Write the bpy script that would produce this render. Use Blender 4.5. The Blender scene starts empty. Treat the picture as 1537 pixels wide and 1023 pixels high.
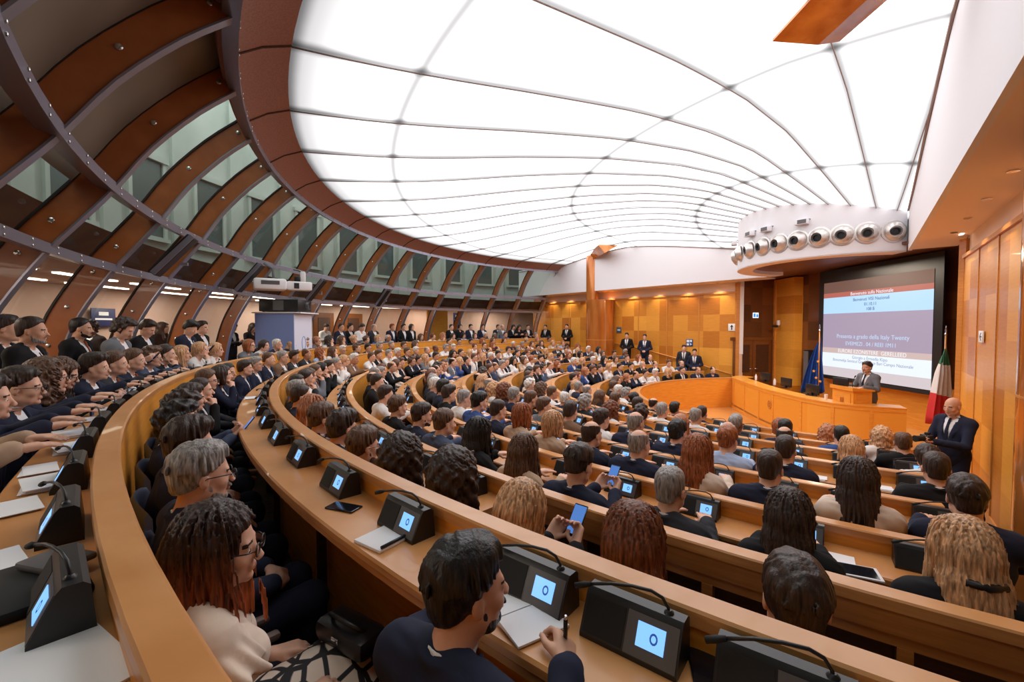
import bpy, bmesh, math, random
import numpy as np
from mathutils import Vector, Matrix
PI = math.pi
rnd = random.Random(7)
scene = bpy.context.scene
COL = scene.collection
ZC = 2.65                      # eye height of the camera above the lowest floor
CX, CY = 7.35, 10.05           # centre of the desk arcs
UX, UY = 7.35, 10.6            # centre of the glazed wall
PX_, PY_ = 9.6, 11.2           # where the ceiling joints converge
F = 650.0
def H(h): return ZC + h

# ------------------------------------------------------------------ materials
MATS = {}
def srgb(r, g, b):
    f = lambda c: (c/255/12.92 if c/255 <= .04045 else ((c/255+.055)/1.055)**2.4)
    return (f(r), f(g), f(b), 1)
def mat(name, col, rough=.5, metal=0., emit=None, estr=1., spec=.5, coat=0.):
    if name in MATS: return MATS[name]
    m = bpy.data.materials.new(name); m.use_nodes = True
    b = m.node_tree.nodes['Principled BSDF']
    b.inputs['Base Color'].default_value = col
    b.inputs['Roughness'].default_value = rough
    b.inputs['Metallic'].default_value = metal
    b.inputs['Specular IOR Level'].default_value = spec
    b.inputs['Coat Weight'].default_value = coat
    if emit:
        b.inputs['Emission Color'].default_value = emit
        b.inputs['Emission Strength'].default_value = estr
    MATS[name] = m
    return m
def nodes(m):
    nt = m.node_tree
    return nt, nt.nodes, nt.links, nt.nodes['Principled BSDF']
def noise_col(m, c1, c2, scale=(1, 1, 1), detail=3, nscale=1., lo=.35, hi=.65, bump=0., coord='Object'):
    nt, N, L, b = nodes(m)
    tc = N.new('ShaderNodeTexCoord'); mp = N.new('ShaderNodeMapping'); mp.inputs['Scale'].default_value = scale
    n = N.new('ShaderNodeTexNoise'); n.inputs['Scale'].default_value = nscale; n.inputs['Detail'].default_value = detail
    r = N.new('ShaderNodeValToRGB'); e = r.color_ramp.elements
    e[0].position = lo; e[0].color = c1; e[1].position = hi; e[1].color = c2
    L.new(tc.outputs[coord], mp.inputs['Vector']); L.new(mp.outputs[0], n.inputs['Vector'])
    L.new(n.outputs['Fac'], r.inputs[0]); L.new(r.outputs[0], b.inputs['Base Color'])
    if bump:
        bp = N.new('ShaderNodeBump'); bp.inputs['Strength'].default_value = bump; bp.inputs['Distance'].default_value = .01
        L.new(n.outputs['Fac'], bp.inputs['Height']); L.new(bp.outputs[0], b.inputs['Normal'])
    return m
def wood(name, c1, c2, rough=.35, scale=(3, 3, 40), coat=.15):
    return noise_col(mat(name, c1, rough, coat=coat), c1, c2, scale, 4, 1.2, .3, .7)
def tiles(name, cols, w, h, rough=.4, coat=.1):
    """checker of veneer panels: per-tile random tone, object x/z coordinates"""
    m = mat(name, cols[0], rough, coat=coat); nt, N, L, b = nodes(m)
    tc = N.new('ShaderNodeTexCoord'); mp = N.new('ShaderNodeMapping'); mp.inputs['Scale'].default_value = (1/w, 1, 1/h)
    sep = N.new('ShaderNodeSeparateXYZ')
    fx = N.new('ShaderNodeMath'); fx.operation = 'FLOOR'; fz = N.new('ShaderNodeMath'); fz.operation = 'FLOOR'
    cmb = N.new('ShaderNodeCombineXYZ'); wn = N.new('ShaderNodeTexWhiteNoise'); wn.noise_dimensions = '3D'
    ns = N.new('ShaderNodeTexNoise'); ns.inputs['Scale'].default_value = 3.; ns.inputs['Detail'].default_value = 4
    mp2 = N.new('ShaderNodeMapping'); mp2.inputs['Scale'].default_value = (1.2, 1.2, 12)
    mixn = N.new('ShaderNodeMath'); mixn.operation = 'MULTIPLY_ADD'; mixn.inputs[1].default_value = .45
    r = N.new('ShaderNodeValToRGB'); e = r.color_ramp.elements
    e[0].position = .2; e[0].color = cols[0]; e[1].position = 1.; e[1].color = cols[1]
    L.new(tc.outputs['Object'], mp.inputs[0]); L.new(mp.outputs[0], sep.inputs[0])
    L.new(sep.outputs['X'], fx.inputs[0]); L.new(sep.outputs['Z'], fz.inputs[0])
    L.new(fx.outputs[0], cmb.inputs['X']); L.new(fz.outputs[0], cmb.inputs['Z']); L.new(cmb.outputs[0], wn.inputs['Vector'])
    L.new(tc.outputs['Object'], mp2.inputs[0]); L.new(mp2.outputs[0], ns.inputs['Vector'])
    L.new(ns.outputs['Fac'], mixn.inputs[0]); L.new(wn.outputs['Value'], mixn.inputs[2])
    sc = N.new('ShaderNodeMath'); sc.operation = 'MULTIPLY'; sc.inputs[1].default_value = .7
    L.new(mixn.outputs[0], sc.inputs[0]); L.new(sc.outputs[0], r.inputs[0]); L.new(r.outputs[0], b.inputs['Base Color'])
    return m

M_WOOD = wood('desk veneer', srgb(194, 130, 72), srgb(212, 150, 92))
M_WOOD_EDGE = wood('desk edge', srgb(160, 98, 46), srgb(184, 118, 60))
M_PANEL = wood('desk panel', srgb(220, 142, 50), srgb(236, 162, 66))
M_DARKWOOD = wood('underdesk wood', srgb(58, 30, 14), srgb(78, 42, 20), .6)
M_RIB = wood('rib wood', srgb(152, 84, 42), srgb(170, 98, 52), .3, (4, 4, 4))
M_RIM = noise_col(mat('rim panels', srgb(160, 114, 100), .6), srgb(150, 106, 92), srgb(168, 122, 108), (20, 20, 20), 2, 3.)
M_STEEL = mat('steel', srgb(160, 160, 176), .28, .7)
M_BOLT = mat('bolt steel', srgb(210, 208, 204), .25, .9)
M_BLACK = mat('black gasket', srgb(16, 14, 14), .6)
M_WHITEWALL = mat('white plaster', srgb(232, 230, 234), .8)
M_CREAM = mat('cream soffit', srgb(242, 222, 206), .75)
M_CORR = noise_col(mat('corridor plaster', srgb(196, 168, 152), .8), srgb(188, 158, 142), srgb(204, 178, 164), (.6, .6, .6), 3)
M_FACADE = noise_col(mat('courtyard facade', srgb(196, 204, 196), .8), srgb(188, 196, 188), srgb(206, 212, 204), (.5, .5, .5), 3)
M_FACADE_D = mat('facade window glass', srgb(96, 106, 104), .3)
M_BROWNPANEL = noise_col(mat('mid tier panel', srgb(92, 66, 54), .5), srgb(78, 54, 44), srgb(104, 78, 66), (2, 2, 2), 2)
M_SMOKE = noise_col(mat('grey-brown infill', srgb(120, 112, 100), .45), srgb(110, 102, 90), srgb(130, 122, 110), (1, 1, 1), 2)
M_FLOOR = noise_col(mat('carpet', srgb(70, 48, 36), .9), srgb(58, 40, 30), srgb(80, 56, 42), (6, 6, 6), 3, 4.)
M_PARQUET = wood('parquet', srgb(206, 140, 74), srgb(222, 160, 92), .35, (2, 14, 2))
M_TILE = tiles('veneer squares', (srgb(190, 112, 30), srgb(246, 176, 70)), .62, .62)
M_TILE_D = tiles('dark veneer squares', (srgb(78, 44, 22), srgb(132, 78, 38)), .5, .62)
M_TRIMWOOD = wood('trim wood', srgb(196, 126, 54), srgb(214, 144, 68))
M_DOORWOOD = wood('door wood', srgb(104, 58, 24), srgb(124, 72, 32))
M_COPPER = noise_col(mat('polished copper wood', srgb(196, 114, 46), .16, .35, coat=.5), srgb(184, 102, 38), srgb(206, 128, 58), (2, 2, .4), 3, 2.)
M_DRUMIN = wood('canopy underside', srgb(98, 62, 48), srgb(122, 80, 62), .4, (1, 12, 2))
M_JOINT = mat('ceiling joint', srgb(158, 136, 130), .5)
M_VENT = mat('vent aluminium', srgb(214, 208, 204), .3, .6)
M_VENTD = mat('vent hole', srgb(24, 24, 26), .5)
M_PAPER = mat('paper', srgb(236, 234, 236), .7)
M_BLK = mat('black plastic', srgb(26, 25, 27), .38)
M_BLK2 = mat('black mesh', srgb(14, 14, 15), .7)
M_GREYP = mat('grey plastic', srgb(86, 84, 86), .4)
M_CHROME = mat('chrome', srgb(220, 220, 224), .15, 1.)
M_GLASS = mat('window glass', (1, 1, 1, 1), .02)
def _glass():
    nt, N, L, b = nodes(M_GLASS); out = [n for n in N if n.type == 'OUTPUT_MATERIAL'][0]
    tr = N.new('ShaderNodeBsdfTransparent'); tr.inputs[0].default_value = (.86, .9, .88, 1)
    gl = N.new('ShaderNodeBsdfGlossy'); gl.inputs['Roughness'].default_value = .03
    lw = N.new('ShaderNodeLayerWeight'); lw.inputs['Blend'].default_value = .5; pw = N.new('ShaderNodeMath'); pw.operation = 'POWER'; pw.inputs[1].default_value = 3.; fr = N.new('ShaderNodeMath'); fr.operation = 'MULTIPLY_ADD'; fr.inputs[1].default_value = .35; fr.inputs[2].default_value = .035
    L.new(lw.outputs['Facing'], pw.inputs[0]); L.new(pw.outputs[0], fr.inputs[0])
    mx = N.new('ShaderNodeMixShader')
    L.new(fr.outputs[0], mx.inputs[0]); L.new(tr.outputs[0], mx.inputs[1]); L.new(gl.outputs[0], mx.inputs[2]); L.new(mx.outputs[0], out.inputs[0])
_glass()

# ------------------------------------------------------------------ object helpers
def link(o, parent=None):
    COL.objects.link(o)
    if parent is not None: o.parent = parent
    return o
def mesh_obj(name, me, parent=None, mats=()):
    o = bpy.data.objects.new(name, me)
    for m in mats: me.materials.append(m)
    return link(o, parent)
def tag(o, label=None, cat=None, group=None, kind=None):
    if label: o['label'] = label
    if cat: o['category'] = cat
    if group: o['group'] = group
    if kind: o['kind'] = kind
    return o
def empty(name, loc, rz=0., **kw):
    o = bpy.data.objects.new(name, None); o.location = loc; o.rotation_euler = (0, 0, rz); o.empty_display_size = .1
    link(o); return tag(o, **kw)
class MB:
    """collects simple solids and builds them as one mesh"""
    def __init__(s): s.v = []; s.f = []; s.m = []; s.mi = 0
    def add(s, V, Fc):
        n = len(s.v); s.v += [tuple(p) for p in V]
        for f in Fc: s.f.append(tuple(i+n for i in f)); s.m.append(s.mi)
        return s
    def box(s, c, d, rz=0., bev=0., M=None):
        x, y, z = d[0]/2, d[1]/2, d[2]/2
        if bev:
            bm = bmesh.new(); bmesh.ops.create_cube(bm, size=1)
            for v in bm.verts: v.co = (v.co.x*d[0], v.co.y*d[1], v.co.z*d[2])
            bmesh.ops.bevel(bm, geom=list(bm.edges), offset=bev, segments=2, affect='EDGES', profile=.5)
            bm.verts.index_update()
            P = [v.co.copy() for v in bm.verts]; Fc = [[v.index for v in f.verts] for f in bm.faces]; bm.free()
        else:
            P = [Vector((a, b, e)) for e in (-z, z) for b in (-y, y) for a in (-x, x)]
            Fc = [(0, 2, 3, 1), (4, 5, 7, 6), (0, 1, 5, 4), (2, 6, 7, 3), (0, 4, 6, 2), (1, 3, 7, 5)]
        T = Matrix.Translation(c) @ (M.to_4x4() if M is not None else Matrix.Rotation(rz, 4, 'Z'))
        return s.add([T @ p for p in P], Fc)
    def tube(s, pts, r, n=8, cap=True):
        pts = [Vector(p) for p in pts]; V = []; Fc = []
        rs = r if hasattr(r, '__len__') else [r]*len(pts)
        prev = None
        for i, p in enumerate(pts):
            t = (pts[min(i+1, len(pts)-1)]-pts[max(i-1, 0)]).normalized()
            if prev is None:
                a = t.orthogonal().normalized()
            else:
                a = (prev - t*prev.dot(t)).normalized()
            prev = a; b = t.cross(a)
            V += [p+(a*math.cos(2*PI*k/n)+b*math.sin(2*PI*k/n))*rs[i] for k in range(n)]
        for i in range(len(pts)-1):
            for k in range(n):
                k2 = (k+1) % n; Fc.append((i*n+k, i*n+k2, (i+1)*n+k2, (i+1)*n+k))
        if cap: Fc += [tuple(range(n))[::-1], tuple(range((len(pts)-1)*n, len(pts)*n))]
        return s.add(V, Fc)
    def lathe(s, prof, n=20, M=None):
        V = []; Fc = []; T = M if M is not None else Matrix()
        for (r, z) in prof: V += [T @ Vector((r*math.cos(2*PI*k/n), r*math.sin(2*PI*k/n), z)) for k in range(n)]
        for i in range(len(prof)-1):
            for k in range(n):
                k2 = (k+1) % n; Fc.append((i*n+k, i*n+k2, (i+1)*n+k2, (i+1)*n+k))
        Fc += [tuple(range(n))[::-1], tuple(range((len(prof)-1)*n, len(prof)*n))]
        return s.add(V, Fc)
    def sweep(s, prof, angs, c=(CX, CY)):
        """closed (R,z) profile swept along an arc"""
        V = []; Fc = []; n = len(prof)
        for a in angs:
            ca, sa = math.cos(a), math.sin(a)
            V += [(c[0]+r*ca, c[1]+r*sa, z) for r, z in prof]
        for i in range(len(angs)-1):
            for k in range(n):
                k2 = (k+1) % n; Fc.append((i*n+k, i*n+k2, (i+1)*n+k2, (i+1)*n+k))
        Fc += [tuple(range(n))[::-1], tuple(range((len(angs)-1)*n, len(angs)*n))]
        return s.add(V, Fc)
    def prism(s, poly, z0, z1):
        n = len(poly)
        V = [(x, y, z0) for x, y in poly]+[(x, y, z1) for x, y in poly]
        return s.add(V, [tuple(range(n))[::-1], tuple(range(n, 2*n))]+[(k, (k+1) % n, n+(k+1) % n, n+k) for k in range(n)])
    def build(s, name, mats, parent=None, smooth=False, fixn=True):
        me = bpy.data.meshes.new(name); me.from_pydata(s.v, [], s.f)
        if not isinstance(mats, (list, tuple)): mats = [mats]
        for m in mats: me.materials.append(m)
        me.polygons.foreach_set('material_index', s.m)
        if fixn:
            bm = bmesh.new(); bm.from_mesh(me); bmesh.ops.recalc_face_normals(bm, faces=bm.faces); bm.to_mesh(me); bm.free()
        if smooth:
            me.polygons.foreach_set('use_smooth', [True]*len(me.polygons))
            if smooth != 'all': me.set_sharp_from_angle(angle=math.radians(smooth if smooth > 1 else 40))
        me.update()
        o = bpy.data.objects.new(name, me); return link(o, parent)
def box_obj(name, c, d, m, parent=None, rz=0., bev=0.): return MB().box(c, d, rz, bev).build(name, m, parent, smooth=bool(bev))
def arange(a0, a1, step): 
    n = max(2, int(abs(a1-a0)/step)+1); return [a0+(a1-a0)*i/(n-1) for i in range(n)]
D2R = math.radians
def lerp(a, b, t): return a+(b-a)*t
def interp(x, pts):
    for (x0, y0), (x1, y1) in zip(pts, pts[1:]):
        if x <= x1: return y0+(y1-y0)*max(0, (x-x0))/(x1-x0)
    return pts[-1][1]
def smooth01(t): t = min(1, max(0, t)); return t*t*(3-2*t)

# ------------------------------------------------------------------ camera
cam = bpy.data.cameras.new('camera'); co = bpy.data.objects.new('camera', cam); COL.objects.link(co)
cam.sensor_width = 36; cam.lens = 36*F/1537; cam.clip_start = .02
co.location = (0, 0, ZC); co.rotation_euler = (PI/2-math.atan(21.5/F), 0, 0)
scene.camera = co

# ------------------------------------------------------------------ the two long side walls and their clearances
FAR0 = Vector((8.07, 15.5)); NEAR0 = Vector((8.07, 7.7))
def dist_far(x, y): return ((x-FAR0.x)*-1+(y-FAR0.y)*-.81)/1.287
def dist_near(x, y): return ((x-NEAR0.x)*-1+(y-NEAR0.y)*.81)/1.287
def arc_limits(R, gap_far=1., gap_near=1., c=(CX, CY)):
    a = PI; 
    while dist_far(c[0]+R*math.cos(a), c[1]+R*math.sin(a)) > gap_far and a > D2R(60): a -= .004
    b = PI
    while dist_near(c[0]+R*math.cos(b), c[1]+R*math.sin(b)) > gap_near and b < D2R(300): b += .004
    return a, b

# ------------------------------------------------------------------ rows of desks
RR = [12.29, 11.34, 10.47, 9.45, 8.47, 7.45, 6.41, 5.28, 4.27]
RAIL = [H(h) for h in (-.542, -.70, -.95, -1.11, -1.20, -1.27, -1.40, -1.56, -1.68)]
TOPH = [H(h) for h in (-.30, -.46, -.60, -.73, -.81, -.92, -1.05, -1.19, -1.32)]   # crown of a seated head
FLR = [t-1.31 for t in TOPH]
FLR[8] = 0.0
NR = 9
ORD = ['outermost', 'second', 'third', 'fourth', 'fifth', 'sixth', 'seventh', 'eighth', 'innermost']
CORR = H(-1.62)
def az(px): return math.atan2(px-768.5, F)
def at_row(px, R, far=False):
    """where the vertical plane through an image column meets a circle about the desk centre"""
    u = (px-768.5)/F; a = u*u+1; b = -2*(u*CX+CY); c = CX*CX+CY*CY-R*R
    d = b*b-4*a*c
    if d < 0: t = -b/(2*a)
    else: t = (-b+(1 if far else -1)*math.sqrt(d))/(2*a)
    return u*t, t
def ang_of(x, y): 
    a = math.atan2(y-CY, x-CX); return a if a > 0 else a+2*PI
LIM = [arc_limits(R, 1.15, 1.0 if i < 6 else 1.45) for i, R in enumerate(RR)]
fl = MB()
for k in range(NR):
    ro = RR[k-1]-.05 if k else RR[0]+1.05
    a, b = arc_limits(ro, -.2, -.2)
    fl.sweep([(RR[k]-.05, -.3), (ro, -.3), (ro, FLR[k]), (RR[k]-.05, FLR[k])], arange(a, b, .05))
tag(fl.build('floor', M_FLOOR), kind='structure')
fb = MB().prism([(-12, -3), (12, -3), (12, 30), (-12, 30)], -.4, -.002)
tag(fb.build('floor_base', M_PARQUET), kind='structure')
a, b = D2R(96), D2R(262)
fc = MB().sweep([(13.34, CORR-.4), (19.5, CORR-.4), (19.5, CORR), (13.34, CORR)], arange(a, b, .05))
tag(fc.build('floor_corridor', M_FLOOR), kind='structure')

def curved_desk(k):
    R, zr = RR[k], RAIL[k]; zd = zr-.11; a, b = LIM[k]
    A = arange(a, b, .02)
    low = FLR[k+1]-.02 if k < NR-1 else 0.
    lab = 'curved wooden bench desk with raised rail, %s row from the glazed wall' % ORD[k] if k else 'outermost curved wooden bench desk running along the glazed back wall'
    if k == NR-1: lab = 'innermost curved wooden bench desk facing the speakers podium'
    t = empty('curved_desk', (CX, CY, low), label=lab, cat='desk', group='concentric desk rows')
    inv = Matrix.Translation((-CX, -CY, -low))
    def put(mb, name, m, sm=30):
        o = mb.build(name, m, t, smooth=sm); o.data.transform(inv); return o
    put(MB().sweep([(R-.085, zr-.045), (R-.088, zr-.008), (R-.08, zr), (R-.006, zr), (R, zr-.007), (R, zr-.045)], A), 'rail_cap', M_WOOD)
    split = b
    if k == 2:
        x, y = at_row(800, R); split = ang_of(x, y)
    D = [q for q in A if q <= split]
    put(MB().sweep([(R-.08, low), (R-.08, zr-.045), (R-.008, zr-.045), (R-.008, zd-.03), (R-.03, zd-.06), (R-.03, low)], D if k == 2 else A), 'back_panel', M_PANEL)
    put(MB().sweep([(R-.008, zd-.035), (R-.008, zd), (R+.262, zd), (R+.27, zd-.008), (R+.27, zd-.03), (R+.262, zd-.04), (R+.262, zd-.062), (R+.245, zd-.062), (R+.245, zd-.035)], D), 'desktop', M_WOOD)
    for q in arange(a+.02, min(b, split)-.02, 1.25/R):
        put(MB().box((CX+(R+.018)*math.cos(q), CY+(R+.018)*math.sin(q), (zd-.04+FLR[k])/2), (.045, .035, zd-.04-FLR[k]), q), 'bracket', M_DARKWOOD, 0)
    if k == 2:
        S = [q for q in A if q >= split]
        put(MB().sweep([(R-.08, zr-.175), (R-.08, zr-.045), (R-.006, zr-.045), (R-.006, zr-.13), (R-.016, zr-.135), (R-.016, zr-.175)], S), 'fascia', M_WOOD_EDGE)
        put(MB().sweep([(R-.08, low), (R-.08, zr-.175), (R-.06, zr-.175), (R-.06, low)], S), 'dark_void_backing', M_DARKWOOD)  # dark sheet standing in for the shaded void behind the posts
        for q in arange(split+.03, b-.03, .62/R):
            p = MB().box((CX+(R-.035)*math.cos(q), CY+(R-.035)*math.sin(q), (zr-.175+low)/2), (.045, .045, zr-.175-low), q)
            put(p, 'post', M_WOOD_EDGE, 0)
    return t
DESKS = [curved_desk(k) for k in range(NR)]
# ------------------------------------------------------------------ glazed wall: ribs, rings, panes, rim
RIBPROF = [(11.85, 2.70), (12.24, 2.36), (12.65, 1.90), (12.97, 1.42), (13.25, 1.05), (13.47, .76), (13.75, .32), (13.95, -.1), (14.1, -.7), (14.2, -1.63)]
def catmull(P, n):
    out = []
    for i in range(len(P)-1):
        p0, p1, p2, p3 = P[max(i-1, 0)], P[i], P[i+1], P[min(i+2, len(P)-1)]
        for j in range(n):
            t = j/n
            out.append(tuple(.5*(2*b+(c-a)*t+(2*a-5*b+4*c-d)*t*t+(-a+3*b-3*c+d)*t**3) for a, b, c, d in zip(p0, p1, p2, p3)))
    out.append(P[-1]); return out
IN = catmull(RIBPROF, 3)
def offs(P, d):
    out = []
    for i, p in enumerate(P):
        a, b = P[max(i-1, 0)], P[min(i+1, len(P)-1)]
        tx, tz = b[0]-a[0], b[1]-a[1]; l = math.hypot(tx, tz)
        out.append((p[0]-tz/l*d, p[1]+tx/l*d))
    return out
OUT = offs(IN, .27); GL = offs(IN, .26)
def upt(R, h, a): return (UX+R*math.cos(a), UY+R*math.sin(a), H(h))
RIBA = [D2R(-152-6.6*k) for k in range(-3, 15)]
RIBA = [a+2*PI for a in RIBA]
def rib(a):
    t = empty('curved_rib', (UX+14.3*math.cos(a), UY+14.3*math.sin(a), CORR), kind='structure')
    inv = t.matrix_basis.inverted()
    tx, ty = -math.sin(a), math.cos(a)
    def strip(A, B, w, name, m):
        V = []; Fc = []
        for (p, q) in zip(A, B):
            for s in (-1, 1):
                V.append((p[0]*math.cos(a)+UX+tx*w*s, p[0]*math.sin(a)+UY+ty*w*s, H(p[1])))
            for s in (1, -1):
                V.append((q[0]*math.cos(a)+UX+tx*w*s, q[0]*math.sin(a)+UY+ty*w*s, H(q[1])))
        for i in range(len(A)-1):
            for k in range(4): Fc.append((i*4+k, i*4+(k+1) % 4, i*4+4+(k+1) % 4, i*4+4+k))
        Fc += [(0, 1, 2, 3), tuple(range(len(A)*4-4, len(A)*4))[::-1]]
        o = MB().add(V, Fc).build(name, m, t, smooth=30); o.data.transform(inv); return o
    strip(IN, OUT, .028, 'rib_plate', M_RIB)
    strip(offs(IN, -.016), IN, .05, 'steel_flange', M_STEEL)
    strip(offs(IN, .255), offs(IN, .28), .045, 'gasket', M_BLACK)
    bo = MB()
    mid = offs(IN, .14); 
    for i in (1, 5, 9, 13, 16, 19, 22):
        for s in (-1, 1):
            p = mid[i]; c = Vector((p[0]*math.cos(a)+UX+tx*.03*s, p[0]*math.sin(a)+UY+ty*.03*s, H(p[1])))
            M = Vector((tx*s, ty*s, 0)).to_track_quat('Z', 'Y').to_matrix().to_4x4(); M.translation = c
            bo.lathe([(.026, -.004), (.026, .006), (.018, .012), (.004, .012)], 10, M)
    o = bo.build('bolts', M_BOLT, t, smooth=40); o.data.transform(inv)
for a in RIBA: rib(a)
a0, a1 = RIBA[-1], RIBA[0]
GA = arange(a0, a1, .03)
def ring(name, R, h, w, hh, m, bolts=True):
    t = empty(name, (UX, UY, H(h)), kind='structure'); inv = t.matrix_basis.inverted()
    dx, dz = w
    o = MB().sweep([(R-.012, H(h)-hh), (R+dx, H(h)-hh+dz), (R+dx, H(h)+hh+dz), (R-.012, H(h)+hh)], GA, (UX, UY)).build('ring_beam', m, t, smooth=30); o.data.transform(inv)
    bo = MB()
    for q in arange(a0, a1, D2R(2.2)):
        for s in (-.55, .55):
            M = Vector((-math.cos(q), -math.sin(q), 0)).to_track_quat('Z', 'Y').to_matrix().to_4x4(); M.translation = upt(R-.016, h+s*hh, q)
            bo.lathe([(.013, -.002), (.013, .005), (.006, .008)], 8, M)
    o = bo.build('ring_bolts', M_BOLT, t); o.data.transform(inv)
ring('ring_upper', 12.95, 1.42, (.14, .05), .055, M_STEEL)
ring('ring_lower', 13.45, .76, (.12, .02), .05, M_STEEL)
ring('ring_top', 11.84, 2.68, (.12, .05), .05, M_STEEL)
# panes and mid-tier panels, one bay at a time
def split_prof(P, lo, hi): return [p for p in P if lo <= p[1] <= hi]
for i in range(len(RIBA)-1):
    A = arange(RIBA[i+1]+.003, RIBA[i]-.003, .03)
    t = empty('window_%d' % (i+1), (UX+14.3*math.cos(A[0]), UY+14.3*math.sin(A[0]), CORR), kind='structure'); inv = t.matrix_basis.inverted()
    for nm, lo, hi, m in (('upper_pane', 1.42, 3.1, M_SMOKE if i < 3 else M_GLASS), ('middle_pane', .84, 1.50, M_GLASS), ('lower_pane', -1.7, .92, M_GLASS)):
        P = split_prof(GL, lo, hi)
        V = [upt(p[0], p[1], q) for q in A for p in P]; n = len(P)
        Fc = [(j*n+k, j*n+k+1, (j+1)*n+k+1, (j+1)*n+k) for j in range(len(A)-1) for k in range(n-1)]
        o = MB().add(V, Fc).build(nm, m, t, smooth='all', fixn=False); o.data.transform(inv)
# slab edge between corridor and the courtyard level behind the middle tier
GA2 = arange(a0-.3, a1+.2, .04)
tag(MB().sweep([(14.22, H(.92)), (17.6, H(.92)), (17.6, H(1.30)), (13.66, H(1.30))], GA2, (UX, UY)).build('slab_edge', M_BROWNPANEL, smooth=30), kind='structure')
tag(MB().sweep([(14.25, H(.895)), (17.6, H(.895)), (17.6, H(.919)), (14.25, H(.919))], GA2, (UX, UY)).build('ceiling_corridor', M_CORR), kind='structure')
# strip lamps on the corridor ceiling
M_LAMP = mat('corridor lamp', (1, 1, 1, 1), emit=srgb(255, 236, 214), estr=7.)
for q in arange(a0+.12, a1-.05, D2R(6.6)):
    for R in (15.2, 16.4):
        o = MB().sweep([(R-.05, H(.87)), (R+.05, H(.87)), (R+.05, H(.893)), (R-.05, H(.893))], arange(q-.045, q+.045, .02), (UX, UY)).build('strip_lamp', M_LAMP)
        tag(o, 'slim white strip lamp on the corridor ceiling behind the curved glass', 'lamp', 'strip lamps behind the glazed wall')
# corridor back wall, then the courtyard facade above it
tag(MB().sweep([(17.0, CORR), (17.3, CORR), (17.3, H(.95)), (17.0, H(.95))], GA2, (UX, UY)).build('wall_corridor', M_CORR), kind='structure')
fac = empty('wall_courtyard', (UX, UY, H(1.3)), kind='structure'); inv = fac.matrix_basis.inverted()
o = MB().sweep([(17.4, H(1.30)), (17.8, H(1.30)), (17.8, H(10)), (17.4, H(10))], GA2, (UX, UY)).build('wall', M_FACADE, fac); o.data.transform(inv)
pil = MB(); win = MB(); frm = MB()
for q in arange(a0-.2, a1+.1, D2R(6.6)):
    A = arange(q-.014, q+.014, .014)
    pil.sweep([(17.3, H(1.3)), (17.4, H(1.3)), (17.4, H(10)), (17.3, H(10))], A, (UX, UY))
    q2 = q+D2R(3.3); B = arange(q2-.028, q2+.028, .014)
    win.sweep([(17.37, H(2.5)), (17.42, H(2.5)), (17.42, H(4.6)), (17.37, H(4.6))], B, (UX, UY))
    for hh in ((2.38, 2.5), (4.6, 4.75)):
        frm.sweep([(17.28, H(hh[0])), (17.41, H(hh[0])), (17.41, H(hh[1])), (17.28, H(hh[1]))], arange(q2-.036, q2+.036, .012), (UX, UY))
    for s in (-1, 1):
        frm.sweep([(17.32, H(2.5)), (17.41, H(2.5)), (17.41, H(4.6)), (17.32, H(4.6))], [q2+s*.030-.003, q2+s*.030+.003], (UX, UY))
for mb, nm, m in ((pil, 'pilaster', M_FACADE), (win, 'facade_window', M_FACADE_D), (frm, 'window_surround', M_FACADE)):
    o = mb.build(nm, m, fac); o.data.transform(inv)
M_COURTFILL = mat('courtyard_fill_glow', (1, 1, 1, 1), emit=srgb(226, 240, 236), estr=2.3)
tag(MB().sweep([(12.4, H(9.6)), (17.4, H(9.6)), (17.4, H(9.65)), (13.6, H(9.65))], GA2, (UX, UY)).build('fill_plane_courtyard', M_COURTFILL), kind='structure')  # added glowing plane, out of view, that lights the courtyard facade

# ------------------------------------------------------------------ luminous stretched ceiling
def memb(x, y):
    """height above the eye of the ceiling membrane"""
    hx = interp(x, [(-4.5, 2.97), (-2, 3.12), (0, 3.32), (2, 3.46), (3.6, 3.5), (4.8, 3.4), (6.2, 3.03), (7.5, 2.65), (8.5, 2.42), (11, 2.2)])
    w = min(1, max(0, (11.35-math.hypot(x-UX, y-UY))/6.)); w = 1-(1-w)**2
    return 2.96*(1-w)+hx*w
RIM_R = 11.35
JA = [D2R(v) for v in (-118, -126.5, -134.5, -143.5, -151.2, -157.6, -163.8, -170, -176.2, -182.4, -188.6, -195, -201.4, -208, -215, -222.5, -230.5, -239, -248)]
JA = [v+2*PI for v in JA][::-1]
def rim_r(q):
    """distance from the joints' meeting point to the rim along direction q"""
    dx, dy = PX_-UX, PY_-UY; c, s = math.cos(q), math.sin(q)
    b = dx*c+dy*s; return -b+math.sqrt(b*b-(dx*dx+dy*dy-RIM_R**2))
# the sheet is laid out cell by cell so every cell knows how far it is from its frame
RCUT = [1.2, 4.5, 8.0, 12.2, None]
V = []; Fc = []; UVs = []
for i in range(len(JA)-1):
    for j in range(4):
        nu, nv = 5, (6 if j < 3 else 4)
        base = len(V)
        for u in range(nu+1):
            q = lerp(JA[i], JA[i+1], u/nu); rr = rim_r(q)
            r0 = RCUT[j]; r1 = rr if RCUT[j+1] is None else min(RCUT[j+1], rr-.6)
            if j == 3: r0 = min(r0, rr-.6)
            for v in range(nv+1):
                r = lerp(r0, r1, v/nv); x, y = PX_+r*math.cos(q), PY_+r*math.sin(q)
                V.append((x, y, H(memb(x, y)))); UVs.append((u/nu, v/nv, (JA[i+1]-JA[i])*r, r1-r0, rr-r))
        for u in range(nu):
            for v in range(nv):
                Fc.append((base+u*(nv+1)+v, base+(u+1)*(nv+1)+v, base+(u+1)*(nv+1)+v+1, base+u*(nv+1)+v+1))
me = bpy.data.meshes.new('ceiling_membrane'); me.from_pydata(V, [], Fc)
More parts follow.
